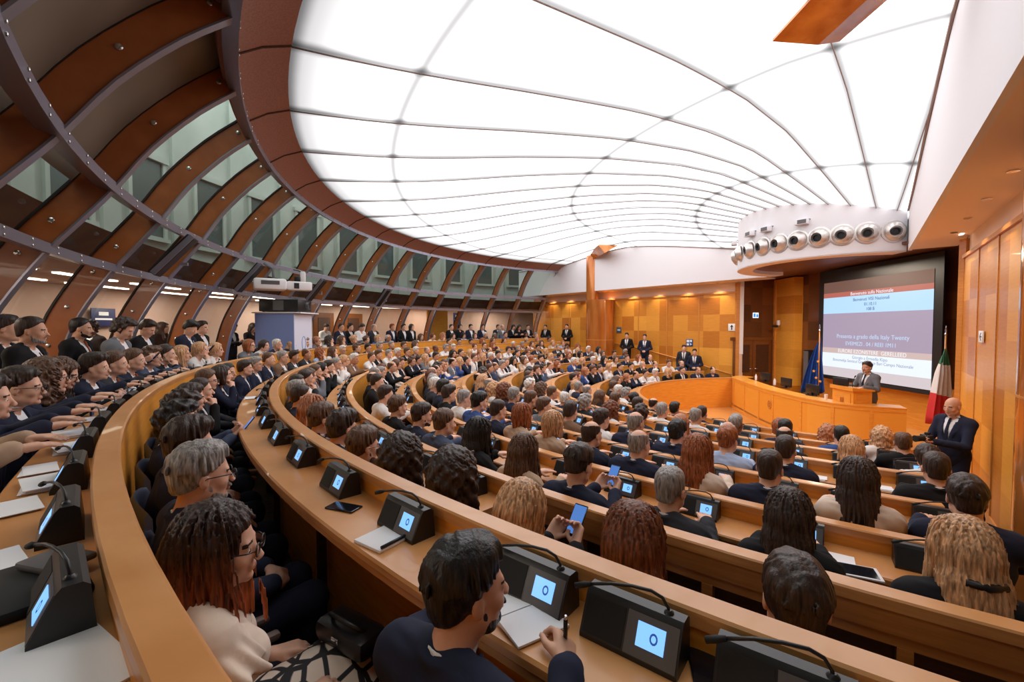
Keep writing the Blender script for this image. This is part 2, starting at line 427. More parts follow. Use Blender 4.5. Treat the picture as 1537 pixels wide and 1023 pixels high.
uv = me.uv_layers.new(name='cell'); uv2 = me.uv_layers.new(name='size'); uv3 = me.uv_layers.new(name='rim')
for p in me.polygons:
    for li in p.loop_indices:
        q = UVs[me.loops[li].vertex_index]; uv.data[li].uv = q[:2]; uv2.data[li].uv = q[2:4]; uv3.data[li].uv = (q[4], 0)
M_MEMB = bpy.data.materials.new('backlit stretched sheet'); M_MEMB.use_nodes = True
nt = M_MEMB.node_tree; N = nt.nodes; L = nt.links; N.clear()
out = N.new('ShaderNodeOutputMaterial'); em = N.new('ShaderNodeEmission')
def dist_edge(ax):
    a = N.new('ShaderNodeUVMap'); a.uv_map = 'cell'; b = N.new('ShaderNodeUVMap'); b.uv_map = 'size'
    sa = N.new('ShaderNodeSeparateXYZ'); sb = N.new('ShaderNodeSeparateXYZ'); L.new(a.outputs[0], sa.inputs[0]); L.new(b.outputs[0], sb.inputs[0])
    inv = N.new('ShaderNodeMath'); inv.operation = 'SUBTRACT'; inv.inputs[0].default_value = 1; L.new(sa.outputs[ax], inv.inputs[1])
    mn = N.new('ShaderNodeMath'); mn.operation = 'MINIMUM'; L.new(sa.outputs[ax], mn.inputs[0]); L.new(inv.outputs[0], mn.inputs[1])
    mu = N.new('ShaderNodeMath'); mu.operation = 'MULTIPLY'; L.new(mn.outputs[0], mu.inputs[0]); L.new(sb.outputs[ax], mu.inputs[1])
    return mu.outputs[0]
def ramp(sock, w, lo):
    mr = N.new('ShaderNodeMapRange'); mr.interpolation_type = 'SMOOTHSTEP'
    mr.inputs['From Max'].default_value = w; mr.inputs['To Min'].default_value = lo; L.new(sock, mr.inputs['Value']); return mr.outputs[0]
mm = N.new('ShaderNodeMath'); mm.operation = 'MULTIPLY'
L.new(ramp(dist_edge(0), .16, .24), mm.inputs[0]); L.new(ramp(dist_edge(1), .15, .29), mm.inputs[1])  # soft shadow of the frames put into the glow along cell edges
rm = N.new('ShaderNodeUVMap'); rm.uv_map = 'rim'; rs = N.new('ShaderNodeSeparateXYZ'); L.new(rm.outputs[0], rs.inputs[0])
m3 = N.new('ShaderNodeMath'); m3.operation = 'MULTIPLY'; L.new(mm.outputs[0], m3.inputs[0]); L.new(ramp(rs.outputs[0], 1.1, .27), m3.inputs[1])  # shading towards the rim, also dimmed into the emission
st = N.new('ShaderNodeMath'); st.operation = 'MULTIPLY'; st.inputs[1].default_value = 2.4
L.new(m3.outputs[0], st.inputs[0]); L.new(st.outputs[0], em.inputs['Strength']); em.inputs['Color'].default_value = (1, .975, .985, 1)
L.new(em.outputs[0], out.inputs[0])
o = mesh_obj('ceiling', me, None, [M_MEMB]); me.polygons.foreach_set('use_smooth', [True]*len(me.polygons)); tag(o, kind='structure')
jt = MB()
for q in JA:
    P = []; n = 26; rr = rim_r(q)
    for i in range(n+1):
        r = lerp(1.4, rr, i/n); x, y = PX_+r*math.cos(q), PY_+r*math.sin(q); P.append((x, y, H(memb(x, y))-.024))
    jt.tube(P, .009, 6)
tag(jt.build('ceiling_joints', M_JOINT, smooth='all'), kind='structure')
# brown perforated rim between glass and ceiling, with seams
t = empty('ceiling_rim', (UX, UY, H(2.1)), kind='structure'); inv = t.matrix_basis.inverted()
RA = arange(a0-.15, a1+.35, .03)
o = MB().sweep([(11.84, H(2.71)), (11.62, H(2.85)), (11.35, H(2.95)), (11.35, H(3.2)), (12.1, H(3.2)), (12.0, H(2.76))], RA, (UX, UY)).build('rim_band', M_RIM, t, smooth=30); o.data.transform(inv)
sm = MB()
for q in JA:
    if not (a0 < q < a1+.2): continue
    rr = rim_r(q); x, y = PX_+rr*math.cos(q)-UX, PY_+rr*math.sin(q)-UY; qq = math.atan2(y, x)
    sm.tube([upt(11.35, 2.945, qq), upt(11.62, 2.845, qq), upt(11.84, 2.705, qq)], .013, 6)
o = sm.build('rim_seam', M_DARKWOOD, t); o.data.transform(inv)

# ------------------------------------------------------------------ side walls
def wall_frame(p0, e):   # returns rotation so that local x runs along e, local -y faces the room
    return math.atan2(e[1], e[0])
def side_wall(side):
    s = 1 if side == 'far' else -1
    p0 = FAR0 if side == 'far' else NEAR0
    e = Vector((-.81, s*1.)).normalized(); n = Vector((-1, -s*.81)).normalized()
    L_ = 10.9 if side == 'far' else 8.9
    rz = math.atan2(e.y, e.x)
    t = empty('wall_%s' % side, (p0.x, p0.y, 0), rz, kind='structure')
    # local +y is left of e: for the far wall the room is at +y, for the near wall at -y
    r = 1 if side == 'far' else -1
    def bx(name, x0, x1, y0, y1, z0, z1, m, bev=0):
        return MB().box(((x0+x1)/2, r*(y0+y1)/2, (z0+z1)/2), (abs(x1-x0), abs(y1-y0), z1-z0), 0, bev).build(name, m, t)
    bx('plaster', -.1, L_, -.25, 0, 0, H(1.62), M_CREAM)
    bx('veneer', 0, L_, 0, .05, 0, H(1.24), M_TILE)
    bx('top_moulding', 0, L_, 0, .085, H(1.20), H(1.26), M_TRIMWOOD)
    bx('skirting', 0, L_, 0, .07, 0, .12, M_TRIMWOOD)
    for x in arange(.03, L_-.05, 1.24): bx('stile', x, x+.045, 0, .062, .1, H(1.21), M_TRIMWOOD)
    # white drop wall and soffit
    off = .82 if side == 'far' else .66
    bx('soffit', -1.2, L_+.2, 0, off, H(1.6), H(1.64), M_CREAM)
    V = []; Fc = []; nseg = 30
    for i in range(nseg+1):
        x = -1.35+(L_+1.6)*i/nseg
        for yy in (off, off+.06):
            w = p0+e*x+n*yy
            top = H(memb(w.x, w.y))+.05
            V += [(x, r*yy, H(1.6)), (x, r*yy, top)]
    for i in range(nseg):
        for (p, q) in ((0, 1), (1, 3), (3, 2), (2, 0)): Fc.append((i*4+p, i*4+q, i*4+4+q, i*4+4+p))
    Fc += [(0, 1, 3, 2), (nseg*4, nseg*4+2, nseg*4+3, nseg*4+1)]
    MB().add(V, Fc).build('white_drop', M_WHITEWALL, t)
    V = []
    for i in range(nseg+1):
        x = -1.35+(L_+1.6)*i/nseg; w = p0+e*x+n*(off+.075); V.append((x, r*(off+.075), H(memb(w.x, w.y))-.01))
    MB().tube(V, .02, 6).build('shadow_joint', M_JOINT, t)
    return t, rz, e, n
WF, rzF, eF, nF = side_wall('far'); WN, rzN, eN, nN = side_wall('near')
for side, p0, e, n in (('far', FAR0, eF, nF), ('near', NEAR0, eN, nN)):
    for i in range(9):
        w = p0+e*(.62+1.24*i)+n*.26
        if side == 'near' and i > 5: break
        l = bpy.data.lights.new('downlight', 'SPOT'); l.energy = 58 if side == 'far' else 30; l.spot_size = D2R(95); l.spot_blend = .6; l.color = (1, .84, .64); l.shadow_soft_size = .03
        o = bpy.data.objects.new('downlight', l); o.location = (w.x, w.y, H(1.58)); COL.objects.link(o)
        d = MB().lathe([(.05, 0), (.05, .012), (.036, .012)], 14, Matrix.Translation((w.x, w.y, H(1.585)))).build('downlight_ring', M_CHROME)
        tag(d, 'small round recessed downlight in the soffit above the %s wood panelled wall' % ('far' if side == 'far' else 'right-hand'), 'lamp', 'downlights over the %s panelled wall' % side)

# stage recess
st = empty('wall_stage', (9.9, 11.6, 0), kind='structure'); inv = st.matrix_basis.inverted()
def sbox(name, c, d, m, rz=0, bev=0):
    o = MB().box(c, d, rz, bev).build(name, m, st); o.data.transform(inv); return o
def wall_seg(name, p, q, z0, z1, th, m, parent=None):
    p, q = Vector(p), Vector(q); mid = (p+q)/2; L_ = (q-p).length; rz = math.atan2(q.y-p.y, q.x-p.x)
    o = bpy.data.objects.new(name, None)
    b = MB().box((0, 0, 0), (L_, th, z1-z0)).build(name, m, None); bpy.data.objects.remove(o)
    b.location = (mid.x, mid.y, (z0+z1)/2); b.rotation_euler = (0, 0, rz)
    return b
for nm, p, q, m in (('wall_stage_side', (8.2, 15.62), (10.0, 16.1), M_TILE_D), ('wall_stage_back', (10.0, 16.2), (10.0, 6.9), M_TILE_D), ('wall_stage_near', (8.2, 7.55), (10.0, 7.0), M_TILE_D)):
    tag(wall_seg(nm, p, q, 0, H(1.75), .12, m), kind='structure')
tag(MB().prism([(8.3, 7.0), (10.1, 6.8), (10.1, 16.3), (8.3, 16.0)], H(1.74), H(1.8)).build('ceiling_stage', M_DRUMIN), kind='structure')
# white strips in the corners, and wood jambs beside them
for nm, u, z0, z1 in (('far', FAR0, H(-.98), H(1.42)), ('near', NEAR0, H(-.98), H(1.55))):
    s = 1 if nm == 'far' else -1
    tag(box_obj('trim_corner_%s' % nm, (u.x+.10, u.y-.02*s, (z0+z1)/2), (.14, .10, z1-z0), M_WHITEWALL), kind='structure')
    tag(box_obj('trim_jamb_%s' % nm, (u.x-.03, u.y-.02*s, H(1.55)/2), (.12, .12, H(1.55)), M_TRIMWOOD), kind='structure')
tag(box_obj('trim_pier_far', (9.80, 15.35, H(1.7)/2), (.32, 1.05, H(1.7)), M_TILE), kind='structure')
tag(box_obj('trim_pier_edge_far', (9.62, 15.87, H(1.7)/2), (.06, .10, H(1.7)), M_TRIMWOOD), kind='structure')
tag(box_obj('trim_pier_near', (8.75, 7.86, H(1.7)/2), (.5, .14, H(1.7)), M_TRIMWOOD), kind='structure')
tag(box_obj('wainscot', (9.9, 11.6, .62), (.10, 4.6, 1.24), M_PANEL), kind='structure')

# ------------------------------------------------------------------ canopy drum with nozzle diffusers
DX, DY, DR = 8.64, 11.6, 2.34
cn = empty('canopy', (DX, DY, H(1.6)), kind='structure'); inv = cn.matrix_basis.inverted()
q0, q1 = D2R(96), D2R(264); QA = arange(q0, q1, .03)
V = []; Fc = []
for q in QA:
    for r in (DR, DR-.05):
        x, y = DX+r*math.cos(q), DY+r*math.sin(q); V += [(x, y, H(1.6)), (x, y, H(memb(x, y))+.05)]
for i in range(len(QA)-1):
    for (p, s) in ((0, 1), (1, 3), (3, 2), (2, 0)): Fc.append((i*4+p, i*4+s, i*4+4+s, i*4+4+p))
o = MB().add(V, Fc).build('drum', M_WHITEWALL, cn, smooth=30); o.data.transform(inv)
o = MB().sweep([(1.95, H(1.595)), (DR, H(1.595)), (DR, H(1.62)), (1.95, H(1.62))], QA, (DX, DY)).build('ring', M_CREAM, cn); o.data.transform(inv)
o = MB().sweep([(.02, H(1.70)), (1.98, H(1.70)), (1.98, H(1.74)), (.02, H(1.74))], QA, (DX, DY)).build('soffit', M_DRUMIN, cn); o.data.transform(inv)
o = MB().sweep([(1.94, H(1.6)), (1.96, H(1.6)), (1.96, H(1.74)), (1.94, H(1.74))], QA, (DX, DY)).build('ring_lip', M_CREAM, cn); o.data.transform(inv)
def hit_circle(px, cx, cy, R, far=False):
    u = (px-768.5)/F; a = u*u+1; b = -2*(u*cx+cy); c = cx*cx+cy*cy-R*R; d = b*b-4*a*c
    if d < 0: t = -b/(2*a)
    else: t = (-b+(1 if far else -1)*math.sqrt(d))/(2*a)
    return u*t, t
VPX = [1338, 1298, 1260.5, 1226, 1194, 1166, 1142, 1123, 1109, 1099, 1092, 1087]
vang = []
for px in VPX[:9]:
    x, y = hit_circle(px, DX, DY, DR+.02); vang.append(math.atan2(y-DY, x-DX) % (2*PI))
while len(vang) < 12: vang.append(vang[-1]-abs(vang[-1]-vang[-2])*.98)
vn0 = None
for i, q in enumerate(vang):
    c = (DX+(DR+.0)*math.cos(q), DY+(DR+.0)*math.sin(q), H(2.03))
    lab = 'round silver air nozzle on the white canopy drum, %s from its right-hand end' % ['first', 'second', 'third', 'fourth', 'fifth', 'sixth', 'seventh', 'eighth', 'ninth', 'tenth', 'eleventh', 'twelfth'][i]
    if vn0 is None:
        vn0 = t = empty('air_nozzle', c, q+PI/2, label=lab, cat='air nozzle', group='air nozzles around the canopy drum')
        Mx = Matrix.Rotation(PI/2, 4, 'X')     # lathe axis to local -y, i.e. outwards
        MB().lathe([(.235, -.02), (.24, .012), (.215, .022), (.20, .022)], 28, Mx).build('flange', M_VENT, t, smooth=40)
        M2 = Matrix.Rotation(D2R(-14), 4, 'Z') @ Matrix.Rotation(D2R(8), 4, 'X') @ Mx
        MB().lathe([(.205, 0), (.195, .06), (.16, .115), (.115, .15), (.11, .15), (.105, .10)], 28, M2).build('bowl', M_VENT, t, smooth=30)
        MB().lathe([(.085, .10), (.085, .152), (.06, .153), (.05, .12)], 24, M2).build('throat', M_VENTD, t, smooth=30)
    else:
        t = vn0.copy(); COL.objects.link(t); t.location = c; t.rotation_euler = (0, 0, q+PI/2); t['label'] = lab
        for ch in vn0.children:
            d = ch.copy(); COL.objects.link(d); d.parent = t
# projectors / boxes on top of the drum
for i, px in enumerate((1094, 1127, 1150, 1202)):
    x, y = hit_circle(px, DX, DY, DR); q = math.atan2(y-DY, x-DX)
    t = empty('wall_speaker', (DX+(DR+.09)*math.cos(q), DY+(DR+.09)*math.sin(q), H(2.36)), q+PI/2, label='small white box %s on the upper edge of the canopy drum' % ['over its left end', 'second from its left end', 'third from its left end', 'nearest its middle'][i], cat='speaker', group='white boxes on the canopy edge')
    MB().box((0, 0, .06), (.26, .14, .12), 0, .008).build('housing', M_WHITEWALL, t, smooth=True)
    MB().box((.02, -.072, .06), (.18, .006, .09)).build('grille', M_GREYP, t)
    MB().tube([(.1, .05, .12), (.14, .1, .12)], .012, 6).build('bracket', M_GREYP, t)

# ------------------------------------------------------------------ columns and copper brackets
def column(x, y, r, htop, label):
    t = empty('column', (x, y, 0), label=label, cat='column')
    MB().lathe([(r, 0), (r, H(1.2))], 48).build('lower_drum', M_COPPER, t, smooth=40)
    MB().lathe([(r+.004, H(-.6)), (r+.004, H(-.58))], 48).build('seam', M_TRIMWOOD, t)
    return t
c1 = column(4.0, 19.75, .62, 0, 'far wide polished wood column standing against the panelled side wall')
MB().lathe([(.27, H(1.2)), (.27, H(3.2))], 32, Matrix.Translation((-.36, 0, 0))).build('upper_shaft', M_COPPER, c1, smooth=40)
c2 = column(4.68, 3.35, .50, 0, 'near polished wood column at the right edge of the picture')
MB().lathe([(.50, H(1.2)), (.50, H(3.3))], 48).build('upper_shaft', M_COPPER, c2, smooth=40)
def bracket(P0, P1, w, zt, drop, label):
    """copper trough under the ceiling: runs from P0 (by the column) to P1, V-shaped in section"""
    p, q = Vector(P0), Vector(P1); e = (q-p).normalized(); n = Vector((-e.y, e.x))
    V = []
    for c in (p, q):
        for (k, z) in ((-w/2, zt), (-w/2, zt-.03), (-w*.18, zt-drop), (w/2, zt-.03), (w/2, zt)):
            V.append((c.x+n.x*k, c.y+n.y*k, z))
    Fc = [(0, 1, 2, 3, 4), (9, 8, 7, 6, 5)]+[(k, (k+1) % 5, 5+(k+1) % 5, 5+k) for k in range(5)]
    o = MB().add(V, Fc).build('ceiling_bracket', M_COPPER); return tag(o, label, 'bracket')
bracket((3.50, 2.3), (3.50, 5.27), .80, H(3.42), .07, 'near copper clad trough bracket let into the luminous ceiling')
bracket((3.75, 20.2), (3.95, 17.9), .80, H(3.36), .34, 'small copper bracket on top of the far wooden column')

# ------------------------------------------------------------------ lights
w = bpy.data.worlds.new('world'); scene.world = w; w.use_nodes = True
w.node_tree.nodes['Background'].inputs[0].default_value = (.9, .95, 1, 1); w.node_tree.nodes['Background'].inputs[1].default_value = .06
scene.view_settings.view_transform = 'Standard'; scene.view_settings.look = 'None'; scene.view_settings.gamma = 1
scene.view_settings.use_curve_mapping = False; scene.view_settings.exposure = .12
scene.cycles.use_denoising = True; scene.cycles.max_bounces = 6; scene.cycles.diffuse_bounces = 3; scene.cycles.glossy_bounces = 3
scene.cycles.transparent_max_bounces = 10; scene.cycles.caustics_reflective = False; scene.cycles.caustics_refractive = False
# ------------------------------------------------------------------ signed-distance figures meshed with surface nets
def mxr(L):
    r = L[0]
    for q in L[1:]: r = np.maximum(r, q)
    return r
class Field:
    def __init__(s, lo, hi, h):
        s.lo = np.array(lo, np.float32); s.h = h
        s.n = np.ceil((np.array(hi)-np.array(lo))/h).astype(int)+1
        s.D = np.full(s.n, .08, np.float32)
        s.ax = [s.lo[i]+h*np.arange(s.n[i], dtype=np.float32) for i in range(3)]
    def sl(s, c, r):
        i0 = np.maximum(0, np.floor((c-r-s.lo)/s.h).astype(int)); i1 = np.minimum(s.n, np.ceil((c+r-s.lo)/s.h).astype(int)+1)
        return None if np.any(i1 <= i0) else tuple(slice(a, b) for a, b in zip(i0, i1))
    def op(s, fn, c, r, k, M, mode):
        c = np.array(c, np.float32); r = np.array(r, np.float32)*np.ones(3, np.float32)
        if M is not None:
            A = np.array(M, np.float32); cw = A[:3, :3] @ c + A[:3, 3]; rw = np.abs(A[:3, :3]) @ r
        else: cw, rw = c, r
        sl = s.sl(cw, rw+k+2.5*s.h+.012)
        if sl is None: return s
        X, Y, Z = np.meshgrid(*[a[q] for a, q in zip(s.ax, sl)], indexing='ij', sparse=True)
        if M is not None:
            R = A[:3, :3]; x, y, z = X-A[0, 3], Y-A[1, 3], Z-A[2, 3]
            X, Y, Z = R[0, 0]*x+R[1, 0]*y+R[2, 0]*z, R[0, 1]*x+R[1, 1]*y+R[2, 1]*z, R[0, 2]*x+R[1, 2]*y+R[2, 2]*z
        d = fn(X, Y, Z); D = s.D[sl]
        if mode == 'sub':
            d = -d
            h = np.clip(.5+.5*(d-D)/k, 0, 1); s.D[sl] = D*(1-h)+d*h+k*h*(1-h)
        else:
            h = np.clip(.5+.5*(d-D)/k, 0, 1); s.D[sl] = d*(1-h)+D*h-k*h*(1-h)
        return s
    def ell(s, c, r, k=.02, M=None, mode='add', g=0.):
        c = np.array(c, np.float32); r = np.array(r, np.float32)+g
        def fn(X, Y, Z):
            x, y, z = X-c[0], Y-c[1], Z-c[2]
            k0 = np.sqrt((x/r[0])**2+(y/r[1])**2+(z/r[2])**2); k1 = np.sqrt((x/r[0]**2)**2+(y/r[1]**2)**2+(z/r[2]**2)**2)
            return k0*(k0-1)/np.maximum(k1, 1e-6)
        return s.op(fn, c, r, k, M, mode)
    def cap(s, a, b, ra, rb=None, k=.02, M=None, mode='add', g=0.):
        a = np.array(a, np.float32); b = np.array(b, np.float32); rb = ra if rb is None else rb
        ra, rb = ra+g, rb+g; ba = b-a; bb = float(ba@ba)+1e-9
        def fn(X, Y, Z):
            x, y, z = X-a[0], Y-a[1], Z-a[2]
            t = np.clip((x*ba[0]+y*ba[1]+z*ba[2])/bb, 0, 1)
            return np.sqrt((x-ba[0]*t)**2+(y-ba[1]*t)**2+(z-ba[2]*t)**2)-(ra+(rb-ra)*t)
        return s.op(fn, (a+b)/2, np.abs(b-a)/2+max(ra, rb), k, M, mode)
    def fn(s, f, c, r, k=.01, M=None, mode='add'): return s.op(f, c, r, k, M, mode)
    def verts_faces(s):
        D = s.D; S = D < 0
        c = np.zeros(np.array(D.shape)-1, np.int8); n = D.shape
        for i in (0, 1):
            for j in (0, 1):
                for k in (0, 1): c += S[i:n[0]-1+i, j:n[1]-1+j, k:n[2]-1+k]
        act = (c > 0) & (c < 8); ids = np.argwhere(act); idx = np.full(act.shape, -1, np.int32); idx[act] = np.arange(len(ids))
        acc = np.zeros((len(ids), 3), np.float32); cnt = np.zeros(len(ids), np.float32)
        cor = [(i, j, k) for i in (0, 1) for j in (0, 1) for k in (0, 1)]
        for a in cor:
            for ax in range(3):
                if a[ax]: continue
                b = list(a); b[ax] = 1
                da = D[ids[:, 0]+a[0], ids[:, 1]+a[1], ids[:, 2]+a[2]]; db = D[ids[:, 0]+b[0], ids[:, 1]+b[1], ids[:, 2]+b[2]]
                m = (da < 0) != (db < 0); t = np.where(m, da/np.where(m, da-db, 1), 0)
                for q in range(3): acc[:, q] += np.where(m, a[q]+t*(b[q]-a[q]), 0)
                cnt += m
        V = (ids+acc/cnt[:, None])*s.h+s.lo
        Fs = []
        for ax in range(3):
            u, v = (ax+1) % 3, (ax+2) % 3
            sl0 = [slice(1, n[q]-1) for q in range(3)]; sl0[ax] = slice(0, n[ax]-1)
            sl1 = list(sl0); sl1[ax] = slice(1, n[ax])
            A, B = S[tuple(sl0)], S[tuple(sl1)]; E = np.argwhere(A != B); off = np.array([1, 1, 1]); off[ax] = 0; P = E+off
            fl = A[tuple(E.T)]
            du = np.zeros(3, int); du[u] = 1; dv = np.zeros(3, int); dv[v] = 1
            g = lambda Q: idx[Q[:, 0], Q[:, 1], Q[:, 2]]
            q = np.stack([g(P-du-dv), g(P-dv), g(P), g(P-du)], 1); q[~fl] = q[~fl][:, ::-1]; Fs.append(q)
        return V, np.concatenate(Fs)
    def mesh(s, name, mats, smooth=0, face_mat=None):
        V, Q = s.verts_faces(); Q = Q[(Q >= 0).all(1)]
        for _ in range(smooth):      # light relaxation along quad edges
            acc = np.zeros_like(V); cnt = np.zeros(len(V), np.float32)
            for a, b in ((0, 1), (1, 2), (2, 3), (3, 0)):
                np.add.at(acc, Q[:, a], V[Q[:, b]]); np.add.at(acc, Q[:, b], V[Q[:, a]]); np.add.at(cnt, Q[:, a], 1); np.add.at(cnt, Q[:, b], 1)
            V = V*.5+.5*acc/np.maximum(cnt, 1)[:, None]
        me = bpy.data.meshes.new(name); me.vertices.add(len(V)); me.vertices.foreach_set('co', V.astype(np.float32).ravel())
        me.loops.add(len(Q)*4); me.loops.foreach_set('vertex_index', Q.astype(np.int32).ravel())
        me.polygons.add(len(Q)); me.polygons.foreach_set('loop_start', np.arange(0, len(Q)*4, 4, dtype=np.int32)); me.polygons.foreach_set('loop_total', np.full(len(Q), 4, np.int32))
        me.polygons.foreach_set('use_smooth', np.ones(len(Q), bool))
        for m in mats: me.materials.append(m)
        if face_mat is not None: me.polygons.foreach_set('material_index', face_mat(V[Q].mean(1)).astype(np.int32))
        me.update(); me.validate(); return me

def slim(me, ratio, prot=None):
    """thin out a dense mesh; prot(V) gives 0..1 weights of the vertices to spare"""
    o = bpy.data.objects.new('tmp', me); COL.objects.link(o)
    m = o.modifiers.new('d', 'DECIMATE'); m.ratio = ratio
    if prot is not None:
        V = np.empty(len(me.vertices)*3, np.float32); me.vertices.foreach_get('co', V); w = prot(V.reshape(-1, 3))
        g = o.vertex_groups.new(name='w')
        for lv in (0, 1): g.add(np.nonzero((w > .5) == bool(lv))[0].tolist(), .02+.98*lv, 'REPLACE')
        m.vertex_group = 'w'; m.invert_vertex_group = True; m.vertex_group_factor = 3.
    dg = bpy.context.evaluated_depsgraph_get(); n = bpy.data.meshes.new_from_object(o.evaluated_get(dg), depsgraph=dg)
    nm = me.name; bpy.data.objects.remove(o); bpy.data.meshes.remove(me); n.name = nm
    return n
# ------------------------------------------------------------------ person materials
def objcol(name, rough, lo, hi, scale=(1, 1, 1), ns=12., r0=.35, r1=.65, bump=0., spec=.4, sss=0.):
    """one material whose hue is the object's own colour, mottled by noise, so copies can share a mesh"""
    m = mat(name, (.5, .5, .5, 1), rough, spec=spec); nt, N, L, b = nodes(m)
    oi = N.new('ShaderNodeObjectInfo'); tc = N.new('ShaderNodeTexCoord'); mp = N.new('ShaderNodeMapping'); mp.inputs['Scale'].default_value = scale
    n = N.new('ShaderNodeTexNoise'); n.inputs['Scale'].default_value = ns; n.inputs['Detail'].default_value = 4
    r = N.new('ShaderNodeMapRange'); r.inputs['From Min'].default_value = r0; r.inputs['From Max'].default_value = r1; r.inputs['To Min'].default_value = lo; r.inputs['To Max'].default_value = hi
    v = N.new('ShaderNodeVectorMath'); v.operation = 'SCALE'
    L.new(tc.outputs['Object'], mp.inputs[0]); L.new(mp.outputs[0], n.inputs['Vector']); L.new(n.outputs['Fac'], r.inputs['Value'])
    L.new(oi.outputs['Color'], v.inputs[0]); L.new(r.outputs[0], v.inputs['Scale']); L.new(v.outputs[0], b.inputs['Base Color'])
    if sss: b.inputs['Subsurface Weight'].default_value = sss; b.inputs['Subsurface Radius'].default_value = (.012, .005, .003)
    if bump:
        bp = N.new('ShaderNodeBump'); bp.inputs['Strength'].default_value = bump; bp.inputs['Distance'].default_value = .01; L.new(n.outputs['Fac'], bp.inputs['Height']); L.new(bp.outputs[0], b.inputs['Normal'])
    return m
M_SKIN = objcol('skin', .5, .9, 1.08, sss=.08, ns=14.)
M_HAIR = objcol('hair', .40, .35, 2.0, (1, 1, .13), 95., .3, .72, .5)
M_CLOTH = objcol('cloth', .85, .86, 1.1, ns=9., spec=.25)
SKIN = [srgb(222, 172, 146), srgb(212, 160, 132), srgb(190, 134, 104), srgb(128, 84, 60)]
M_LIP = mat('lips', srgb(186, 120, 100), .45); M_EYE = mat('eye white', srgb(226, 222, 216), .25); M_IRIS = mat('iris', srgb(46, 30, 22), .2); M_BROW = mat('eyebrows', srgb(48, 34, 26), .8)
HAIR = dict(black=srgb(30, 25, 24), dark=srgb(52, 38, 32), brown=srgb(88, 62, 46), chestnut=srgb(104, 56, 34), red=srgb(140, 78, 44), blond=srgb(186, 142, 104), grey=srgb(136, 130, 126), white=srgb(204, 198, 192), strawberry=srgb(164, 106, 74), balayage=srgb(96, 52, 34))
CLOTH = dict(navy=srgb(34, 38, 58), black=srgb(24, 23, 26), charcoal=srgb(50, 50, 56), blue=srgb(58, 82, 140), grey=srgb(112, 114, 120), white=srgb(228, 222, 218), cream=srgb(226, 204, 186), brown=srgb(126, 96, 74), lightblue=srgb(172, 190, 222), tan=srgb(190, 160, 134), orange=srgb(150, 84, 50), slate=srgb(74, 84, 108), shirt=srgb(232, 230, 232), tie=srgb(30, 32, 52), tie2=srgb(150, 76, 44))
M_SPEC = mat('spectacle frame', srgb(20, 18, 18), .3); M_LENS = mat('spectacle lens', srgb(60, 56, 54), .1); 

# ------------------------------------------------------------------ anatomy
def head_prims(F, M):
    F.ell((0, -.012, .035), (.075, .095, .092), .02, M); F.ell((0, .028, -.02), (.060, .064, .088), .03, M)
    F.cap((-.030, .034, -.078), (.030, .034, -.078), .028, k=.025, M=M); F.ell((0, .070, -.096), (.022, .019, .018), .018, M)
    for s in (-1, 1):
        F.ell((s*.050, 0, -.058), (.018, .026, .026), .022, M); F.ell((s*.040, .056, -.03), (.024, .024, .024), .02, M)
    F.cap((-.036, .078, .014), (.036, .078, .014), .012, k=.014, M=M)
    for s in (-1, 1):
        F.ell((s*.031, .102, -.006), (.019, .017, .012), .010, M, 'sub'); F.ell((s*.031, .0785, -.007), (.0135, .0125, .0115), .003, M)
        F.cap((s*.016, .089, .001), (s*.046, .081, .000), .0042, k=.004, M=M)
        F.ell((s*.012, .104, -.041), (.008, .009, .007), .006, M)
        F.ell((s*.078, -.008, -.008), (.009, .019, .031), .006, M); F.ell((s*.088, .000, -.004), (.006, .010, .017), .004, M, 'sub')
    F.cap((0, .088, .004), (0, .109, -.036), .0075, .0115, k=.010, M=M)
    F.cap((-.017, .090, -.063), (.017, .090, -.063), .0056, k=.005, M=M); F.cap((-.014, .090, -.072), (.014, .090, -.072), .0064, k=.005, M=M)
def hand_prims(F, w, f, up, side, curl=.5, spread=1., thumb=.6, k=.006):
    """w wrist point, f finger direction, up back-of-hand normal, side towards the thumb"""
    w = Vector(w); f = Vector(f).normalized(); up = Vector(up); up = (up-f*up.dot(f)).normalized(); sd = f.cross(up).normalized()
    if sd.dot(Vector(side)) < 0: sd = -sd
    P = lambda a, b, c: w+f*a+sd*b+up*c
    for b0, b1 in ((-.016, -.030), (-.005, -.010), (.006, .011), (.018, .030)): F.cap(P(.0, b0, 0), P(.082, b1, .002), .016, .0135, k=.012)
    for j, (b, l) in enumerate(((-.031, .062), (-.0105, .074), (.011, .078), (.031, .070))):
        a0 = P(.084, b, .003); c = curl*(1+.12*(1.5-j)); d = f
        pts = [a0]; ang = 0
        for seg, q in ((l*.46, c*.9), (l*.32, c*1.1), (l*.26, c*.8)):
            ang += q; pts.append(pts[-1]+(f*math.cos(ang)-up*math.sin(ang)+sd*(b*.8*spread))*seg)
        for a, e, r0, r1 in zip(pts, pts[1:], (.0092, .0086, .0080), (.0086, .0080, .0072)): F.cap(a, e, r0, r1, k=.0035)
    t0 = P(.022, .026, -.004); t1 = t0+(f*.55+sd*.62*thumb-up*.35).normalized()*.042; t2 = t1+(f*.9+sd*.15-up*.35*curl).normalized()*.034
    F.cap(t0, t1, .0135, .0105, k=.008); F.cap(t1, t2, .0102, .0085, k=.004)

